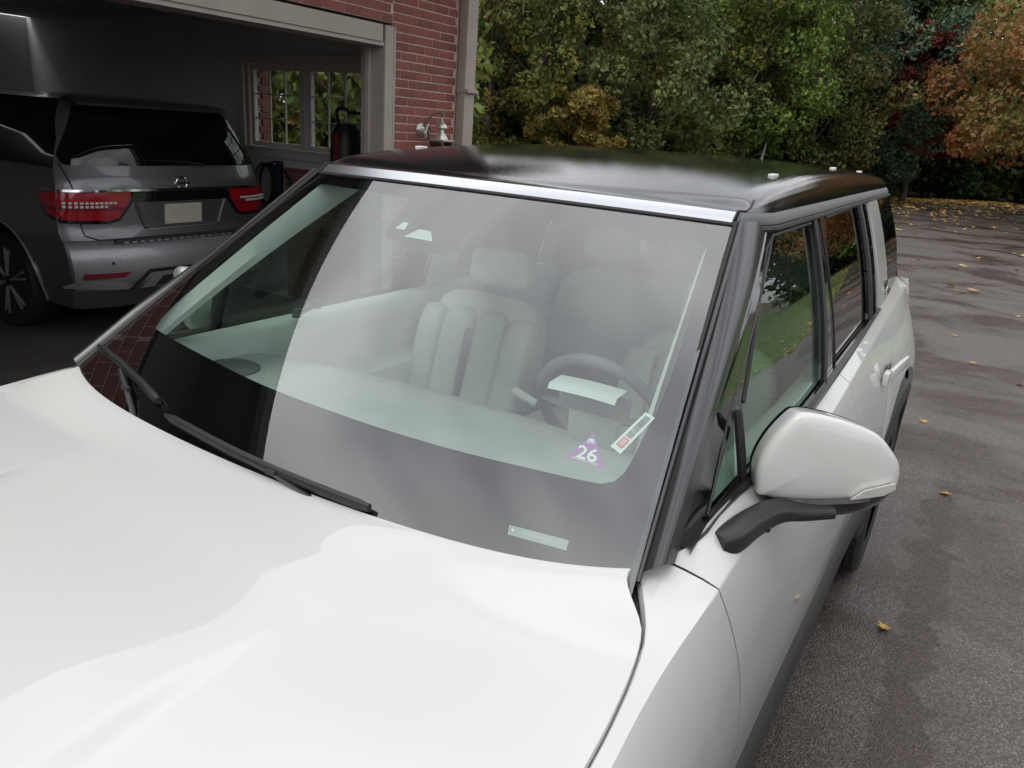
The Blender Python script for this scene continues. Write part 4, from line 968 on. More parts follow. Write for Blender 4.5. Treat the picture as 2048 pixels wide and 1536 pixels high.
# direction lamp lens on the outer lower edge
LQ = [(1.040, 1.286), (1.060, 1.310), (1.108, 1.330), (1.112, 1.318), (1.095, 1.302)]
def cap_map(u, v, o_):
    p = Vector((u, 0.96 + 0.55 * (u - 0.87), v)); d = (p - mc).length
    k = min(1.0, ((u - mc.x) / 0.128)**2 * 0.45 + ((v - mc.z) / 0.095)**2 * 0.75)
    return p + fw * (0.070 * (1 - k)**0.5 * 0.55 + 0.0025 + o_)
o = panel('direction_lamp', [LQ], cap_map, M['lens'], mcap, cu=(1.06, 1.08, 1.10), cv=(1.31, 1.325), thick=0.012, outward=(0.3, -1, 0)); mirror_x(o, parent=mcap2)
# reflective faces of the mirrors
o = orient(grid('mirror_glass', [mring(0.94, -0.086), mring(0.5, -0.0865), mring(0.02, -0.087)], M['chrome'], mcap, closed=True), (0, 1, 0)); mirror_x(o, parent=mcap2)

# ---- wipers
def wpath(pts, off, off0=None):
    out_ = []; off0 = off if off0 is None else off0; nn_ = len(pts) - 1
    for i_, (a, b_) in enumerate(zip(pts[:-1], pts[1:])):
        for t in np.linspace(0, 1, 5)[:-1]: out_.append(WS(a[0] * (1 - t) + b_[0] * t, a[1] * (1 - t) + b_[1] * t, off0 + (off - off0) * min(1, 1.5 * (i_ + t) / nn_)))
    out_.append(WS(*pts[-1], off)); return out_
def wiper(blade, arm, lab):
    e = tube('wiper_blade', wpath(blade, 0.014), [0.004] + [0.0095] * (4 * (len(blade) - 1) - 1) + [0.007], M['satin_black'], car, n=8, flat=(1.0, 1.25))
    e['label'] = lab
    tube('rubber_edge', wpath(blade, 0.004), 0.0035, M['rubber'], e, n=5)
    tube('wiper_arm', wpath(arm, 0.018, 0.002), [0.006] + [0.0065] * (4 * (len(arm) - 1) - 1) + [0.005], M['satin_black'], e, n=8, flat=(1.1, 0.55))
    mid = WS(*arm[-2], 0.02); box('wiper_joint', mid, (0.028, 0.012, 0.012), M['plastic'], e, bevel=0.004)
wiper([(-0.468, 0.041), (-0.31, 0.039), (-0.133, 0.034), (0.024, 0.030), (0.186, 0.026), (0.344, 0.020)], [(0.33, -0.012), (0.16, 0.006), (0.02, 0.022), (-0.11, 0.028)], 'long wiper blade resting on the driver side')
wiper([(-0.985, 0.098), (-0.817, 0.094), (-0.662, 0.080), (-0.541, 0.062)], [(-0.57, -0.012), (-0.61, 0.012), (-0.69, 0.046), (-0.79, 0.080)], 'short wiper blade on the passenger side')
# ---- wheels
def wheel(x, y, sgn):
    e = lathe('wheel', [(0.20, -0.10), (0.27, -0.11), (0.275, 0.085), (0.262, 0.10), (0.24, 0.06), (0.07, 0.085), (0.065, 0.10), (0.0, 0.10)], (0, 0, 0), M['satin_black'], None, n=36, axis='X')
    prof = [(0.262, -0.125), (0.34, -0.135), (0.395, -0.128), (0.415, -0.11), (0.418, -0.075), (0.409, -0.072), (0.409, -0.058), (0.42, -0.055), (0.421, -0.008), (0.411, -0.005), (0.411, 0.005), (0.421, 0.008), (0.42, 0.055), (0.409, 0.058), (0.409, 0.072), (0.418, 0.075), (0.415, 0.11), (0.395, 0.128), (0.34, 0.135), (0.262, 0.125)]
    V = []; n_ = 72
    for r_, z in prof:
        for k in range(n_):
            rr = r_ - (0.007 if (abs(z) > 0.06 and r_ > 0.39 and k % 3 == 0) else 0); t = 2 * math.pi * (k + (z * 6 if r_ > 0.39 else 0)) / n_
            V.append((z, rr * math.cos(t), rr * math.sin(t)))
    ty = mk('tyre', V, grid_faces(len(prof), n_, closed=True), M['tyre'], e, sharp=35)
    for k in range(5):
        a = 2 * math.pi * k / 5
        for da in (-0.14, 0.14):
            p0 = Vector((0.09, 0.06 * math.cos(a), 0.06 * math.sin(a))); p1 = Vector((0.075, 0.265 * math.cos(a + da), 0.265 * math.sin(a + da)))
            tube('spoke', [p0, p0.lerp(p1, 0.5), p1], [0.026, 0.021, 0.024], M['silver'], e, n=6, flat=(1, 0.6))
    for c in [e]: c.location = (x, y, 0.421); c.rotation_euler = (0, 0, 0 if sgn > 0 else math.pi)
    e.parent = car; e.matrix_parent_inverse = world_of(car).inverted()
for y in (0.0, 3.3):
    wheel(0.862, y, 1); wheel(-0.862, y, -1)

# ---- cabin
rows = []
for x in np.linspace(-0.78, 0.78, 33):
    xx = max(-0.79, min(0.79, x)); y0 = yb(xx); pull = 0.10 * (1 - (x / 0.78)**2)
    rows.append([(x, y0 + 0.03, 1.185), (x, y0 + 0.16, 1.195 + 0.0), (x, 0.90 + pull * 0.5, 1.205), (x, 1.05 + pull, 1.207), (x, 1.11 + pull, 1.198), (x, 1.14 + pull, 1.17), (x, 1.15 + pull, 1.05), (x, 1.12 + pull, 0.80)])
orient(grid('dashboard', rows, M['inner_mid'], car, sharp=60), (0, -0.2, 1))
tube('dash_seam', [(-0.05, 0.66, 1.197), (-0.02, 0.72, 1.2), (0.05, 0.80, 1.204), (0.2, 0.86, 1.207), (0.45, 0.86, 1.207), (0.7, 0.80, 1.203)], 0.003, M['inner_dark'], car, n=5)
lathe('dash_speaker', [(0, 0.012), (0.07, 0.012), (0.085, 0.004), (0.09, -0.01)], (-0.66, 0.93, 1.205), M['inner_dark'], car, n=20)
lathe('dash_speaker', [(0, 0.012), (0.07, 0.012), (0.085, 0.004), (0.09, -0.01)], (0.66, 0.93, 1.205), M['inner_dark'], car, n=20)
# driver display with the sky reflection on its top put in as pale colour, steering wheel
box('driver_display', (0.43, 1.135, 1.315), (0.19, 0.022, 0.055), M['inner_dark'], car, bevel=0.006)
V = []
for s, (dy, dz) in enumerate(((-0.04, 0.0), (-0.03, 0.014), (0.03, 0.018), (0.05, 0.006))):
    for x in np.linspace(0.335, 0.515, 9): V.append((x, 1.10 + dy, 1.352 + dz - 0.12 * (x - 0.425)**2 * 3))
orient(mk('display_top_reflection', V, grid_faces(4, 9), M['inner_light'], car), (0, 0, 1))
box('display_stand', (0.43, 1.15, 1.245), (0.14, 0.04, 0.10), M['inner_mid'], car, bevel=0.02)
sw = Vector((0.365, 1.33, 1.215)); ax = Vector((0, 0.90, 0.43)).normalized(); e1 = Vector((1, 0, 0)); e2 = ax.cross(e1) * -1
st = tube('steering_wheel', [sw + (e1 * math.cos(t) + e2 * math.sin(t)) * 0.185 for t in np.linspace(0, 2 * math.pi, 49)], 0.017, M['inner_dark'], car, n=10, caps=False)
for a in (0.05, math.pi - 0.05, -math.pi / 2): tube('spoke', [sw + ax * -0.02, sw + (e1 * math.cos(a) + e2 * math.sin(a)) * 0.18], [0.03, 0.018], M['inner_dark'], st, n=8, flat=(1, 0.4))
lathe('hub', [(0, 0.03), (0.05, 0.03), (0.07, 0.01), (0.06, -0.03), (0, -0.04)], sw, M['inner_dark'], st, n=18, axis='Y')
tube('stalk', [(0.20, 1.26, 1.22), (0.13, 1.25, 1.245)], [0.012, 0.014], M['inner_mid'], car, n=8)
def cushion(name, c, s, lean, mat, par, bul=0.04):
    """rounded padded block: c centre, s sizes, lean about X"""
    n_ = 9; rows = []; rot = Matrix.Rotation(lean, 3, 'X'); V = []
    bm = bmesh.new(); bmesh.ops.create_cube(bm, size=1.0); bmesh.ops.subdivide_edges(bm, edges=list(bm.edges), cuts=5, use_grid_fill=True)
    for v in bm.verts:
        p = v.co * 2; q = Vector((math.copysign(abs(p.x)**1.0, p.x), p.y, p.z))
        l = (abs(p.x)**5 + abs(p.y)**5 + abs(p.z)**5)**0.2
        q = p / max(l, 1e-6) if l > 0 else p
        v.co = Vector(c) + rot @ Vector((q.x * s[0] / 2, q.y * s[1] / 2, q.z * s[2] / 2))
    bmesh.ops.recalc_face_normals(bm, faces=bm.faces)
    return from_bm(name, bm, mat, par, sharp=None)
for sx, lab in ((-0.45, 'passenger'), (0.44, 'driver')):
    b_ = cushion('seat_back', (sx, 1.95, 0.99), (0.50, 0.17, 0.66), R(-18), M['seat'], car)
    cushion('seat_insert', (sx - 0.075, 1.885, 1.02), (0.14, 0.12, 0.50), R(-18), M['seat'], b_); cushion('seat_insert', (sx + 0.075, 1.885, 1.02), (0.14, 0.12, 0.50), R(-18), M['seat'], b_)
    for t in (-0.2, 0.2): cushion('seat_bolster', (sx + t, 1.885, 0.98), (0.12, 0.15, 0.56), R(-18), M['seat'], b_)
    tube('seat_gap', [(sx, 1.79, 0.86), (sx, 1.81, 1.0), (sx, 1.865, 1.2)], 0.012, M['inner_dark'], b_, n=6)
    cushion('headrest', (sx, 2.09, 1.405), (0.27, 0.10, 0.15), R(-10), M['seat'], b_)
    for t in (-0.06, 0.06): tube('headrest_post', [(sx + t, 2.07, 1.32), (sx + t, 2.09, 1.45)], 0.007, M['chrome'], b_, n=6)
    cushion('seat_base', (sx, 1.68, 0.80), (0.52, 0.54, 0.16), 0, M['seat'], b_)
rb_ = cushion('rear_bench', (0, 2.98, 1.0), (1.34, 0.18, 0.62), R(-15), M['seat'], car)
for sx in (-0.42, 0, 0.42): cushion('headrest', (sx, 3.06, 1.42), (0.28, 0.10, 0.17), R(-8), M['seat'], rb_)
cushion('centre_console', (0, 1.62, 0.86), (0.26, 0.75, 0.22), 0, M['inner_mid'], car)
# headliner and pillar trims
rows = [[(x, y, min(roof_z(x, y) - 0.035, 1.83) - 0.012 - 0.05 * (abs(x) / 0.66)**3) for x in np.linspace(-0.655, 0.655, 17)] for y in np.linspace(1.33, 4.15, 14)]
orient(grid('headliner', rows, M['inner_light'], car), (0, 0, -1))
rows = []
for t in np.linspace(0.02, 1.0, 18):
    a = WS(0.925, 1 - t, -0.012); b_ = Eedge(t) + Vector((-0.03, 0.03, -0.01))
    m_ = a.lerp(b_, 0.45) + Vector((-0.05, 0.035, -0.02))
    rows.append([a, a.lerp(m_, 0.5) + Vector((-0.012, 0.0, -0.004)), m_, m_.lerp(b_, 0.55) + Vector((-0.008, 0.012, 0)), b_ + Vector((0.0, 0.05, 0))])
o = orient(grid('pillar_trim', rows, M['inner_light'], car), (-1, -0.3, 0)); mirror_x(o)
for y0, y1 in ((2.04, 2.24), (3.0, 3.1)):
    rows = [[GS(y, h, -0.035) for h in np.linspace(-0.02, 1, 8)] for y in np.linspace(y0, y1, 5)]
    o = grid('pillar_trim', rows, M['inner_light'], car); mirror_x(o)
# door tops inside
for sgn in (1, -1):
    rows = [[(sgn * (gxb(y) - 0.012), y, 1.275), (sgn * (gxb(y) - 0.03), y, 1.285), (sgn * (gxb(y) - 0.075), y, 1.265), (sgn * (gxb(y) - 0.09), y, 1.20), (sgn * (gxb(y) - 0.085), y, 1.06), (sgn * (gxb(y) - 0.15), y, 1.03), (sgn * (gxb(y) - 0.14), y, 0.75)] for y in np.linspace(0.74, 3.1, 20)]
    grid('door_trim', rows, M['inner_light'], car, sharp=60)
pull = box('door_pull', (-0.735, 1.31, 1.315), (0.022, 0.10, 0.016), M['inner_dark'], car, rot=Matrix.Rotation(R(12), 3, 'X'), bevel=0.004)
for dy in (-0.045, 0.045): lathe('pull_end', [(0, 0.016), (0.014, 0.014), (0.016, -0.014), (0, -0.016)], (-0.735, 1.31 + dy, 1.315 + dy * 0.2), M['inner_dark'], pull, n=10)

# ================================================================== DARK SUV IN THE GARAGE
YC = 3.77
suv = thing('grey_suv', (-7.2, YC, 0), 'dark grey sport utility vehicle parked nose-in inside the garage', 'car')
rz_ = crv([.30, .42, .52, .80, .87, .92, 1.0, 1.22, 1.32, 1.40, 1.5, 1.62, 1.74, 1.86, 1.92], [-4.80, -4.72, -4.68, -4.68, -4.71, -4.745, -4.745, -4.735, -4.75, -4.785, -4.803, -4.836, -4.890, -4.97, -5.05])
hw_ = crv([.30, .5, .85, 1.1, 1.3, 1.42, 1.62, 1.84, 1.92], [.90, .955, .985, .985, .968, .945, .87, .775, .68])
def RP(y, z, off=0.0):
    w_ = hw_(z); q = min(1, abs(y) / w_)
    if abs(y) <= w_: return Vector((rz_(z) - 0.03 * q * q - 0.13 * q**7 + off, YC + y, z))
    return Vector((rz_(z) - 0.16 - (abs(y) - w_), YC + math.copysign(w_ + off, y), z))
zs = [.30, .36, .44, .52, .62, .72, .80, .86, .92, 1.0, 1.1, 1.2, 1.28, 1.34, 1.40, 1.5, 1.62, 1.74, 1.84, 1.90, 1.92]
ys = list(np.linspace(-1, 1, 33))
orient(grid('body', [[RP(q * hw_(z) * 0.9999, z) for q in ys] for z in zs], M['suv_paint'], suv, sharp=60), (1, 0, 0))
def wheel_cut(x, z):  # wheel openings in the flank
    return any((x - cx)**2 + (z - 0.42)**2 < 0.49**2 for cx in (-5.80, -8.85))
for sgn in (-1, 1):
    xs = [0, 0.05, 0.12, 0.2, 0.3, 0.4, 0.5, 0.6, 0.7, 0.8, 0.9, 1.0, 1.1, 1.2, 1.3, 1.4, 1.5, 1.65, 1.8, 2.2, 2.8, 3.4, 3.6, 3.8, 4.0, 4.2, 4.4, 4.6, 4.8]
    V = []; F = []
    zz_ = list(np.linspace(0.30, 1.40, 34))
    for z in zz_:
        for x in xs: V.append((rz_(z) - 0.16 - x * (1 if z > .6 else 1), YC + sgn * (hw_(z) - 0.04 * smooth(3.8, 4.8, x)), z))
    for i in range(len(zz_) - 1):
        for j in range(len(xs) - 1):
            a = i * len(xs) + j; c = np.mean([V[a], V[a + 1], V[a + len(xs)], V[a + len(xs) + 1]], axis=0)
            if not wheel_cut(c[0], c[2]): F.append((a, a + 1, a + len(xs) + 1, a + len(xs)))
    orient(mk('flank', V, F, M['suv_paint'], suv, sharp=60, fix=False), (0, sgn, 0))
    rows = [[(rz_(1.40) - 0.16 - x + (rz_(z) - rz_(1.4)), YC + sgn * (hw_(z) + 0.002), z) for z in (1.40, 1.5, 1.62, 1.74, 1.84, 1.90)] for x in (0, 0.1, 0.3, 0.6, 1.0, 2.0, 3.0, 3.6)]
    orient(grid('side_windows', rows, M['suv_glass'], suv, sharp=60), (0, sgn, 0))
    for cx in (-5.80, -8.85):
        arc = [(cx + 0.50 * math.cos(a), YC + sgn * (hw_(max(0.3, 0.42 + 0.5 * math.sin(a))) + 0.006), 0.42 + 0.50 * math.sin(a)) for a in np.linspace(R(-12), R(192), 30)]
        tube('arch_lip', arc, 0.012, M['silver'], suv, n=6)
        e = lathe('wheel', [(0.30, -0.12), (0.385, -0.125), (0.40, -0.09), (0.40, 0.09), (0.385, 0.125), (0.30, 0.13), (0.27, 0.11)], (cx, YC + sgn * 0.845, 0.404), M['tyre'], suv, n=40, axis='Y')
        lathe('rim', [(0, 0.07), (0.06, 0.08), (0.07, 0.05), (0.10, 0.03), (0.26, 0.03), (0.28, 0.10), (0.275, -0.1)], (cx, YC + sgn * 0.845, 0.404), M['satin_black'], e, n=30, axis='Y') if sgn > 0 else None
        for k in range(6):
            a = 2 * math.pi * k / 6 + 0.3
            for da in (-0.1, 0.1):
                p0 = Vector((cx + 0.05 * math.cos(a), YC + sgn * 0.955, 0.404 + 0.05 * math.sin(a))); p1 = Vector((cx + 0.285 * math.cos(a + da), YC + sgn * 0.965, 0.404 + 0.285 * math.sin(a + da)))
                tube('spoke', [p0, p1], [0.025, 0.018], M['silver'], e, n=6, flat=(1, 0.5))
        wl = bmesh.new(); box_bm(wl, (cx, YC + sgn * 0.5, 0.6), (1.02, 0.5, 0.5)); from_bm('wheel_well', wl, M['underbody'], suv, smooth=False)
box('underbody', (-7.3, YC, 0.42), (4.6, 1.5, 0.22), M['underbody'], suv)
rows = [[(rz_(1.9) - 0.06 - x, YC + q * (0.72 - 0.0 * x), 1.90 + 0.05 * (1 - q**4) * smooth(0, 0.5, x)) for q in np.linspace(-1, 1, 13)] for x in (0, 0.15, 0.4, 1, 2, 3, 3.6)]
orient(grid('roof', rows, M['suv_paint'], suv), (0, 0, 1))
rows = [[(-8.6, YC - .7, 1.92), (-8.6, YC + .7, 1.92)], [(-9.1, YC - .8, 1.42), (-9.1, YC + .8, 1.42)], [(-9.5, YC - .85, 1.2), (-9.5, YC + .85, 1.2)], [(-9.62, YC - .85, 0.4), (-9.62, YC + .85, 0.4)]]
grid('front_end', rows, M['suv_paint'], suv)
def rpanel(name, poly, mat, off, thick=0.0, parent=None, lab=None, holes=()):
    a = np.array(poly); o = panel(name, [poly] + list(holes), lambda u, v, o_: RP(u, v, off + o_), mat, parent or suv, cu=np.arange(-1.2, 1.2, 0.06), cv=np.arange(0.4, 1.9, 0.06), thick=thick, outward=(1, 0, 0))
    if lab: o['label'] = lab
    return o
rw = rounded([(-0.90, 1.425), (0.90, 1.425), (0.915, 1.50), (0.70, 1.86), (-0.70, 1.86), (-0.915, 1.50)], [0.06, 0.06, 0.1, 0.05, 0.05, 0.1], 5)
rpanel('rear_window', rw, M['suv_glass'], 0.006, 0.006)
rows = [[RP(q * 0.70, z, 0.0) + Vector((dx, 0, dz)) for q in np.linspace(-1, 1, 21)] for z, dx, dz in ((1.87, 0.0, -0.01), (1.87, 0.12, -0.005), (1.87, 0.135, 0.012), (1.90, 0.05, 0.022), (1.90, -0.15, 0.03))]
orient(grid('spoiler', rows, M['suv_paint'], suv), (1, 0, 1))
rpanel('chrome_strip', [(-1.16, 1.232), (1.16, 1.232), (1.16, 1.25), (-1.16, 1.25)], M['chrome'], 0.012, 0.012)
rpanel('trim_panel', [(-0.50, 1.145), (0.50, 1.145), (0.52, 1.228), (-0.52, 1.228)], M['gloss_black'], 0.006, 0.006)
for s in (-1, 1):
    P = [(s * 1.22, 1.19), (s * 1.10, 1.228), (s * 0.47, 1.228), (s * 0.50, 1.14), (s * 0.585, 1.03), (s * 0.66, 1.012), (s * 0.95, 1.02), (s * 1.10, 1.07)]
    lm = rpanel('tail_lamp', P, M['red_lens'], 0.016, 0.016)
    rpanel('lamp_surround', [(s * 1.24, 1.185), (s * 1.12, 1.231), (s * 0.44, 1.231), (s * 0.47, 1.13), (s * 0.57, 1.005), (s * 0.66, 0.985), (s * 0.96, 0.995), (s * 1.13, 1.05)], M['gloss_black'], 0.008, 0.008, parent=lm)
    rpanel('lamp_dark_band', [(s * 1.15, 1.125), (s * 0.52, 1.118), (s * 0.55, 1.088), (s * 1.13, 1.095)], M['red_dark'], 0.019, 0.003, parent=lm)
    for k in range(11):
        y = s * (0.955 - k * 0.034)
        for z in (1.150, 1.122):
            if z < 1.13 and k > 8: continue
            p = RP(y, z, 0.024); box('led', p, (0.012, 0.026, 0.018), M['led'], lm, bevel=0.003)
# tailgate pressings, gaps, emblem, plate
def rline(name, pts, rad, mat, off=0.002):
    q = []
    for a, b_ in zip(pts[:-1], pts[1:]):
        for t in np.linspace(0, 1, 9)[:-1]: q.append(RP(a[0] * (1 - t) + b_[0] * t, a[1] * (1 - t) + b_[1] * t, off))
    q.append(RP(*pts[-1], off)); return tube(name, q, rad, mat, suv, n=6)
for s in (-1, 1): rline('tailgate_gap', [(s * 0.915, 1.45), (s * 0.88, 1.24), (s * 0.86, 1.0), (s * 0.84, 0.90), (s * 0.76, 0.865)], 0.005, M['underbody'])
rline('tailgate_gap', [(-0.76, 0.865), (0.76, 0.865)], 0.007, M['underbody'])
rpanel('plate_recess', [(-0.40, 1.13), (0.40, 1.13), (0.33, 0.93), (-0.33, 0.93)], M['suv_paint'], -0.0 + 0.004, 0.004)
rline('recess_edge', [(-0.43, 1.14), (-0.36, 0.94), (0.36, 0.94), (0.43, 1.14)], 0.012, M['suv_paint'], 0.006)
rpanel('recess_light', [(-0.34, 0.925), (0.34, 0.925), (0.30, 0.95), (-0.30, 0.95)], M['silver'], 0.012, 0.01)
pl = rpanel('number_plate', [(-0.18, 0.958), (0.18, 0.958), (0.18, 1.122), (-0.18, 1.122)], M['plate'], 0.014, 0.01, lab='blurred pale number plate')
c_ = RP(0.0, 1.292, 0.010)
em = tube('emblem', [c_ + Vector((0, 0.052 * math.cos(t), 0.046 * math.sin(t))) for t in np.linspace(0, 2 * math.pi, 33)], 0.0055, M['chrome'], suv, n=6, caps=False)
box('emblem_bar', c_ + Vector((0.004, 0, -0.004)), (0.008, 0.15, 0.018), M['chrome'], em, bevel=0.003)
text_obj('lettering', 'NISSAN', lambda x, y, o: (c_.x + 0.0085, c_.y + x, c_.z - 0.004 + y), M['ink'], em, 0.016, stretch=1.25)
# rear wiper
tube('rear_wiper', [RP(0.25, 1.43, 0.02), RP(0.10, 1.455, 0.022), RP(-0.35, 1.47, 0.018)], [0.014, 0.010, 0.006], M['satin_black'], suv, n=6)
# bumper
bz = [.46, .50, .56, .64, .72, .79, .83, .855, .865]
bo = [.025, .055, .07, .075, .075, .07, .06, .045, .0]
orient(grid('bumper', [[RP(q * hw_(z) * 1.0, z) + Vector((o_ , 0, 0)) + Vector((0, math.copysign(0.012, q) if abs(q) > .97 else 0, 0)) for q in ys] for z, o_ in zip(bz, bo)], M['suv_bumper'], suv, sharp=60), (1, 0, 0))
rpanel('step_pad', [(-0.70, 0.838), (0.70, 0.838), (0.66, 0.872), (-0.66, 0.872)], M['plastic'], 0.060, 0.03)
for k in range(18): box('step_rib', RP(-0.60 + k * 0.0705, 0.848, 0.066), (0.02, 0.045, 0.014), M['silver'], suv, bevel=0.003)
for s in (-1, 1):
    rpanel('reflector', [(s * 0.94, 0.575), (s * 0.66, 0.585), (s * 0.60, 0.625), (s * 0.93, 0.625)], M['red_dark'], 0.080, 0.008)
    rpanel('bumper_edge', [(s * 0.96, 0.50), (s * 0.62, 0.475), (s * 0.58, 0.51), (s * 0.66, 0.535), (s * 0.96, 0.56)], M['silver'], 0.074, 0.01)
    lathe('parking_sensor', [(0, 0.004), (0.011, 0.003), (0.012, -0.004), (0, -0.004)], RP(s * 0.74, 0.70, 0.078), M['satin_black'], suv, n=12, axis='X')
rpanel('lower_guard', [(-0.52, 0.475), (0.52, 0.475), (0.40, 0.60), (-0.40, 0.60)], M['silver'], 0.082, 0.01)
rpanel('lower_guard_inset', [(-0.40, 0.485), (0.40, 0.485), (0.33, 0.565), (-0.33, 0.565)], M['plastic'], 0.086, 0.003)
rline('guard_gap', [(-0.60, 0.47), (-0.45, 0.615), (0.45, 0.615), (0.60, 0.47)], 0.014, M['underbody'], 0.076)

# ================================================================== TREES
def leaves(name, P, Nn, size, mat, parent, seed, droop=0.0, asp=1.6):
    """one quad leaf per point; P (n,3) positions, Nn (n,3) rough outward directions"""
    g = np.random.default_rng(seed); n = len(P)
    d = g.normal(size=(n, 3)); d[:, 2] -= droop; d /= np.linalg.norm(d, axis=1)[:, None]
    nn = Nn * 0.6 + g.normal(size=(n, 3)) * 0.7 + np.array([0, 0, 0.45]); t = np.cross(nn, d); t /= np.linalg.norm(t, axis=1)[:, None] + 1e-9
    s = size * g.uniform(0.6, 1.35, size=(n, 1)); L = d * s * asp / 2; W = t * s / 2
    bend = np.cross(d, t) * s * 0.18
    V = np.stack([P - L, P - L * 0.1 + W + bend * -1, P + L, P - L * 0.1 - W + bend * -1], axis=1).reshape(-1, 3)
    me = bpy.data.meshes.new(name); me.vertices.add(4 * n); me.vertices.foreach_set('co', V.ravel())
    me.loops.add(4 * n); me.loops.foreach_set('vertex_index', np.arange(4 * n, dtype=np.int32))
    me.polygons.add(n); me.polygons.foreach_set('loop_start', np.arange(0, 4 * n, 4, dtype=np.int32)); me.polygons.foreach_set('loop_total', np.full(n, 4, dtype=np.int32))
    me.update(calc_edges=True); me.validate()
    return link(name, me, mat, parent)
def cluster_points(centres, radii, n, seed, flat=0.75, shell=0.55):
    g = np.random.default_rng(seed); k = g.integers(0, len(centres), n)
    v = g.normal(size=(n, 3)); v /= np.linalg.norm(v, axis=1)[:, None]
    r = radii[k] * (shell + (1 - shell) * g.random(n))**0.8
    v2 = v * np.array([1, 1, flat]); return centres[k] + v2 * r[:, None], v
def tree(base, h, rad, matn, label, seed, n=6500, leaf=0.17, low=0.12, group=None, name='tree', droop=0.0, lean=(0, 0), trunk_r=None, clumps=46, shape='round'):
    g = np.random.default_rng(seed); x, y = base
    e = thing(name, (x, y, -0.02), label, 'tree', group)
    tr_ = trunk_r or 0.012 * h + 0.05
    pts = [(x + lean[0] * t * t * h + 0.12 * math.sin(3 * t + seed) * t, y + lean[1] * t * t * h + 0.1 * math.cos(4 * t + seed) * t, -0.05 + t * h * 0.82) for t in np.linspace(0, 1, 9)]
    tk = tube('trunk', pts, [tr_ * (1.25 if i == 0 else 1) * (1 - 0.85 * i / 8) for i in range(9)], M['bark'], e, n=8)
    cs_, rs_ = [], []
    for k in range(clumps):
        t = low + (1 - low) * (k + g.random()) / clumps
        prof = (math.sin(math.pi * (0.12 + 0.88 * (1 - t))) ** 0.7) if shape == 'round' else (1 - t)**0.6 + 0.12
        a = g.uniform(0, 2 * math.pi); rr = rad * prof * math.sqrt(g.uniform(0.15, 1.0))
        cs_.append((x + lean[0] * t * t * h + rr * math.cos(a), y + lean[1] * t * t * h + rr * math.sin(a), t * h - 0.04 * rr)); rs_.append(rad * g.uniform(0.16, 0.34))
    cs_ = np.array(cs_); rs_ = np.array(rs_)
    limbs = bmesh.new()
    for k in range(0, clumps, 3):
        c = Vector(cs_[k]); t = min(0.75, max(0.12, (c.z / h) * 0.75)); i = t * 8; a = Vector(pts[int(i)]).lerp(Vector(pts[min(8, int(i) + 1)]), i - int(i))
        m_ = a.lerp(c, 0.55) + Vector((0, 0, 0.12 * (c - a).length))
        prev = None
        for p, r_ in ((a, tr_ * 0.34), (m_, tr_ * 0.2), (c, tr_ * 0.06)):
            ring = [limbs.verts.new(p + Vector((math.cos(q) * r_, math.sin(q) * r_, 0.3 * r_ * math.cos(q)))) for q in (0, 1.57, 3.14, 4.71)]
            if prev:
                for j in range(4): limbs.faces.new((prev[j], prev[(j + 1) % 4], ring[(j + 1) % 4], ring[j]))
            prev = ring
    from_bm('limbs', limbs, M['bark'], tk)
    P, Nn = cluster_points(cs_, rs_, n, seed + 1)
    leaves('crown', P, Nn, leaf, M[matn], e, seed + 2, droop)
    return e
G1 = 'trees along the far edge of the driveway'
BEAR = [(400, 52.52), (500, 49.43), (600, 46.23), (700, 42.92), (800, 39.52), (900, 36.05), (1000, 32.55), (1100, 29.02), (1200, 25.51), (1300, 22.03), (1400, 18.62), (1500, 15.29), (1600, 12.05), (1700, 8.94), (1800, 5.95), (1900, 3.1), (2000, 0.38), (2100, -2.19), (2200, -4.62), (2300, -6.92), (2400, -9.09), (2500, -11.13), (2600, -13.04)]   # survey stations along the wood edge: (station, bearing in degrees left of the car's axis)
def on_ray(st, dist):  # a spot on the ground at a station's bearing and a distance from the nose of the car
    a = R(float(np.interp(st, [b[0] for b in BEAR], [b[1] for b in BEAR])))
    return (1.1625 - math.sin(a) * dist, -0.5227 + math.cos(a) * dist)
TR = [
 # bearing, distance, height, radius, leaf material, label
 (975, 26.5, 9.5, 3.0, 'leaf_gold', 'gold and green tree rising right beside the house corner'),
 (1075, 27.5, 10.5, 2.9, 'leaf_olive', 'olive brown tree between the gold trees behind the roof'),
 (1150, 24.6, 3.9, 1.35, 'leaf_amber', 'small orange-gold tree above the middle of the car roof'),
 (1295, 27.0, 8.4, 3.0, 'leaf_grey', 'feathery grey-green tree behind the roof centre'),
 (1385, 30.5, 11.5, 3.0, 'leaf_gold', 'tall green tree with scattered orange tips'),
 (1490, 31.0, 10.5, 3.2, 'leaf_green', 'bright green maple above the roof aerial'),
 (1625, 33.0, 10.0, 3.0, 'leaf_olive', 'yellow-brown tree right of the bright green maple'),
 (1745, 36.5, 11.5, 3.6, 'leaf_blue', 'blue-green ash tree left of the red one'),
 (1825, 37.0, 8.6, 1.5, 'leaf_red', 'dark red tree between the blue-green ash and orange maple'),
 (2110, 33.0, 9.0, 4.5, 'leaf_orange', 'orange-red maple overhanging the driveway edge at far right'),
]
for i, (px, d, h, r_, mt, lab) in enumerate(TR):
    h *= 0.78
    maple = mt == 'leaf_orange'
    tree(on_ray(px, d), h, r_, mt, lab, 100 + i * 7, n=24000 if maple else 17000, leaf=0.115 if maple else 0.105, low=0.36 if maple else (0.30 if mt == 'leaf_red' else 0.06), droop=0.8 if maple else 0.2, group=G1, clumps=60)
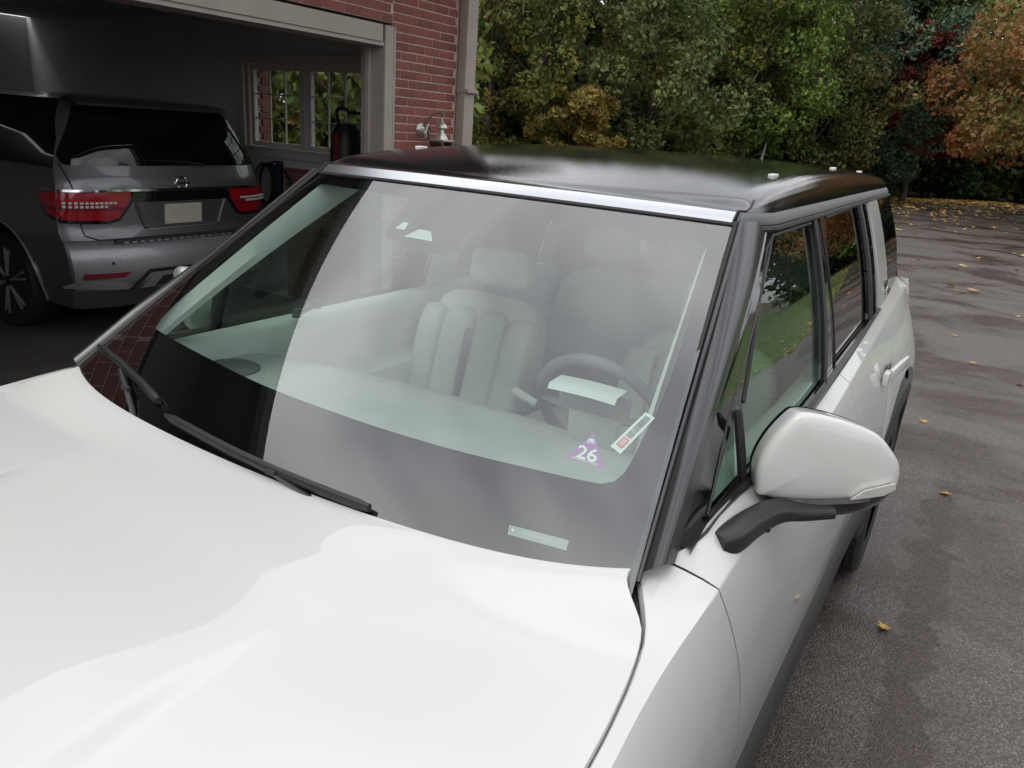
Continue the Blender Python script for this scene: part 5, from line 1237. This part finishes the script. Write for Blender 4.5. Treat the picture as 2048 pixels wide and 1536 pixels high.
for i, (px, d, h, mt, lab) in enumerate(((520, 17, 7.5, 'leaf_olive', 'olive tree seen through the left sash of the garage window'), (620, 18, 8.0, 'leaf_gold', 'gold-green tree seen through the middle of the garage window'), (720, 17, 7.0, 'leaf_green', 'green tree seen through the right sash of the garage window'))):
    tree(on_ray(px, d), h, 2.6, mt, lab, 700 + i * 9, n=9000, leaf=0.13, low=0.02, group=G1, clumps=60)
# second row deep in the wood, darker
BACK = ['dark tree hidden behind the house corner at the wood edge', 'dark tree standing behind the gold and green tree by the house', 'dark tree rising above the small orange-gold tree', 'dark tree left behind the feathery grey-green tree',
        'dark tree right behind the feathery grey-green tree', 'dark tree left behind the bright green maple', 'dark tree in the gap between bright green maple and yellow-brown tree', 'dark tree behind the yellow-brown tree',
        'dark tree behind the blue-green ash', 'dark tree in the gap left of the orange maple', 'dark tree directly behind the orange maple', 'dark tree just right of the orange maple', 'dark tree farthest right in the wood']
for i, (px, d, h) in enumerate(((900, 33, 12), (1010, 33, 13), (1120, 34, 12.5), (1230, 34, 13.5), (1330, 36, 13), (1440, 37, 14), (1560, 38, 13.5), (1680, 40, 14), (1800, 43, 14.5), (1900, 45, 14), (2010, 46, 15), (2120, 46, 14), (2230, 46, 13))):
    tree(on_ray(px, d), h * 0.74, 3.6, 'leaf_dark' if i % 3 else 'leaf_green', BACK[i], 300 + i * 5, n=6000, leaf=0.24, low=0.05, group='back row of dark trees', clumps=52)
# undergrowth that closes the wood below the crowns: one mass
cs_, rs_ = [], []
g = np.random.default_rng(5)
for px in np.arange(880, 2330, 11):
    dd = float(np.interp(px, [880, 1160, 1500, 1800, 2048, 2330], [25.5, 26.5, 32, 38.0, 45.5, 50])) + g.uniform(0.3, 5.0); x, y = on_ray(px, dd); q = g.uniform(0.5, 1.3)
    cs_.append((x, y, g.uniform(0.1, 2.9))); rs_.append(q)
P, Nn = cluster_points(np.array(cs_), np.array(rs_), 42000, 6, 0.9, 0.4); P[:, 2] = np.abs(P[:, 2])
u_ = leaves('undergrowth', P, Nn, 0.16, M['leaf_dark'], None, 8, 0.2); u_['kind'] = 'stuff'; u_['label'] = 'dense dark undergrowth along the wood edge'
# far wood closing the gaps
cs_, rs_ = [], []
for px in np.arange(700, 2600, 16):
    for z in (1.5, 4.0, 6.5):
        x, y = on_ray(px, 52 + g.uniform(-3, 5)); cs_.append((x, y, z + g.uniform(-1, 1))); rs_.append(g.uniform(1.8, 2.9))
P, Nn = cluster_points(np.array(cs_), np.array(rs_), 30000, 16, 0.9, 0.3); P[:, 2] = np.abs(P[:, 2])
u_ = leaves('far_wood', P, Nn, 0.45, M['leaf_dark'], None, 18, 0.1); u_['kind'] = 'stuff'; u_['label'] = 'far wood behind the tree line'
# wood on the other side of the lawn (only reflected in glass and paint)
cs_, rs_ = [], []
for k in range(150):
    t = g.random(); x = 14 + 30 * t**0.8 + g.uniform(-3, 3); y = 50 - 62 * t + g.uniform(-4, 4); hh = 4.2 + 2.0 * math.sin(k * 0.7) + (6.5 if 0.42 < t < 0.5 else 0)
    cs_.append((x + 6, y, g.uniform(0.5, max(2, hh)))); rs_.append(g.uniform(1.2, 2.4))
P, Nn = cluster_points(np.array(cs_), np.array(rs_), 60000, 26, 0.9, 0.3); P[:, 2] = np.abs(P[:, 2])
u_ = leaves('wood_beyond_lawn', P, Nn, 0.26, M['leaf_green'], None, 28, 0.1); u_['kind'] = 'stuff'; u_['label'] = 'trees beyond the lawn'

# ================================================================== FALLEN LEAVES
def maple_leaf(s, curl):
    ang = [90, 112, 140, 160, 196, 222, 252, 270, 288, 318, 344, 20, 40, 68]
    rad = [1.0, .45, .85, .38, .80, .34, .42, .30, .42, .34, .80, .38, .85, .45]
    V = [(0, 0, 0)] + [(s * r_ * math.cos(R(a)), s * r_ * math.sin(R(a)), s * curl * r_ * r_) for a, r_ in zip(ang, rad)]
    V += [(-.02 * s, -.3 * s, 0), (.02 * s, -.3 * s, 0), (.05 * s, -.95 * s, 0.05 * s), (.02 * s, -.95 * s, 0.05 * s)]
    F = [(0, i + 1, (i + 1) % 14 + 1) for i in range(14)] + [(15, 16, 17, 18)]
    me = bpy.data.meshes.new('maple_leaf'); me.from_pydata(V, [], F); me.materials.append(M['leaf_fallen']); return me
MLS = [maple_leaf(0.052, 0.25), maple_leaf(0.045, 0.4), maple_leaf(0.06, 0.12)]
NEAR = [(1.29, 4.56, 0), (1.10, 9.56, 2), (1.16, 2.81, 1), (1.32, 8.3, 1), (1.72, 7.77, 1), (1.07, 5.94, 1), (0.95, 13.2, 2), (1.75, 11.6, 0)]
NLAB = ['pale yellow leaf on the asphalt just beyond the door mirror', 'tan maple leaf on the asphalt level with the rear bumper', 'brown leaf on the nearest asphalt below the door mirror', 'thin pale leaf on the asphalt in front of the tan maple leaf', 'yellow leaf at the right picture edge on the wet asphalt', 'small leaf on the asphalt beside the rear wheel', 'broad leaf farther up the driveway behind the car', 'yellow leaf near the right edge beyond the tan maple leaf']
for (x, y, k), lab in zip(NEAR, NLAB):
    o = bpy.data.objects.new('fallen_leaf', MLS[k]); COL.objects.link(o); o.location = (x, y, 0.006); o.rotation_euler = (g.uniform(-.15, .15), g.uniform(-.15, .15), g.uniform(0, 6.3))
    tag(o, lab, 'leaf', 'single fallen leaves on the near asphalt')
def scatter(name, n, fn, lab, seed, size):
    gg = np.random.default_rng(seed); P = []
    while len(P) < n:
        p = fn(gg)
        if p is not None: P.append(p)
    P = np.array(P); n = len(P); a = gg.uniform(0, 6.28, n); s = size * gg.uniform(0.6, 1.4, n)
    k = 5; ang = np.linspace(0, 2 * math.pi, k, endpoint=False)
    V = np.zeros((n, k, 3))
    for j in range(k):
        rr = s * gg.uniform(0.55, 1.1, n); V[:, j, 0] = P[:, 0] + rr * np.cos(a + ang[j]); V[:, j, 1] = P[:, 1] + rr * np.sin(a + ang[j]) * 0.8; V[:, j, 2] = P[:, 2] + gg.uniform(0.003, 0.03, n) * (s / 0.05)
    me = bpy.data.meshes.new(name); me.from_pydata(V.reshape(-1, 3).tolist(), [], [tuple(range(i * k, i * k + k)) for i in range(n)])
    o = link(name, me, M['leaf_fallen'], None); o['kind'] = 'stuff'; o['label'] = lab
def edge_leaf(gg):  # drift along the wood edge
    t = gg.random(); a = np.array([6.2, 55.5]) * (1 - t) + np.array([-12, 19]) * t; nrm = np.array([1.0, -0.5]) / 1.118
    p = a + nrm * abs(gg.normal(0, 0.8)) * (1 if gg.random() < .8 else 4) - nrm * 0.3
    return (p[0], p[1], 0.0)
scatter('leaf_drift', 9500, edge_leaf, 'drift of yellow leaves along the wood edge', 41, 0.095)
def drive_leaf(gg):
    x, y = gg.uniform(-6, 5.0), 9 + 38 * gg.random()**0.7
    return (x, y, 0.0) if y < 40 + 2 * x and gg.random() < 0.25 + 0.75 * (y / 45)**2 else None
scatter('scattered_leaves', 300, drive_leaf, 'yellow leaves scattered on the driveway', 43, 0.075)
def lawn_leaf(gg):
    y = gg.uniform(10, 45); x0 = float(np.interp(y, [10, 16, 22, 30, 42], [5.2, 4.25, 4.45, 5.4, 7])); return (x0 + abs(gg.normal(0, 1)) * (0.5 if gg.random() < .5 else 4), y, 0.0)
scatter('lawn_leaves', 900, lawn_leaf, 'leaves on the lawn and along its edge', 47, 0.06)
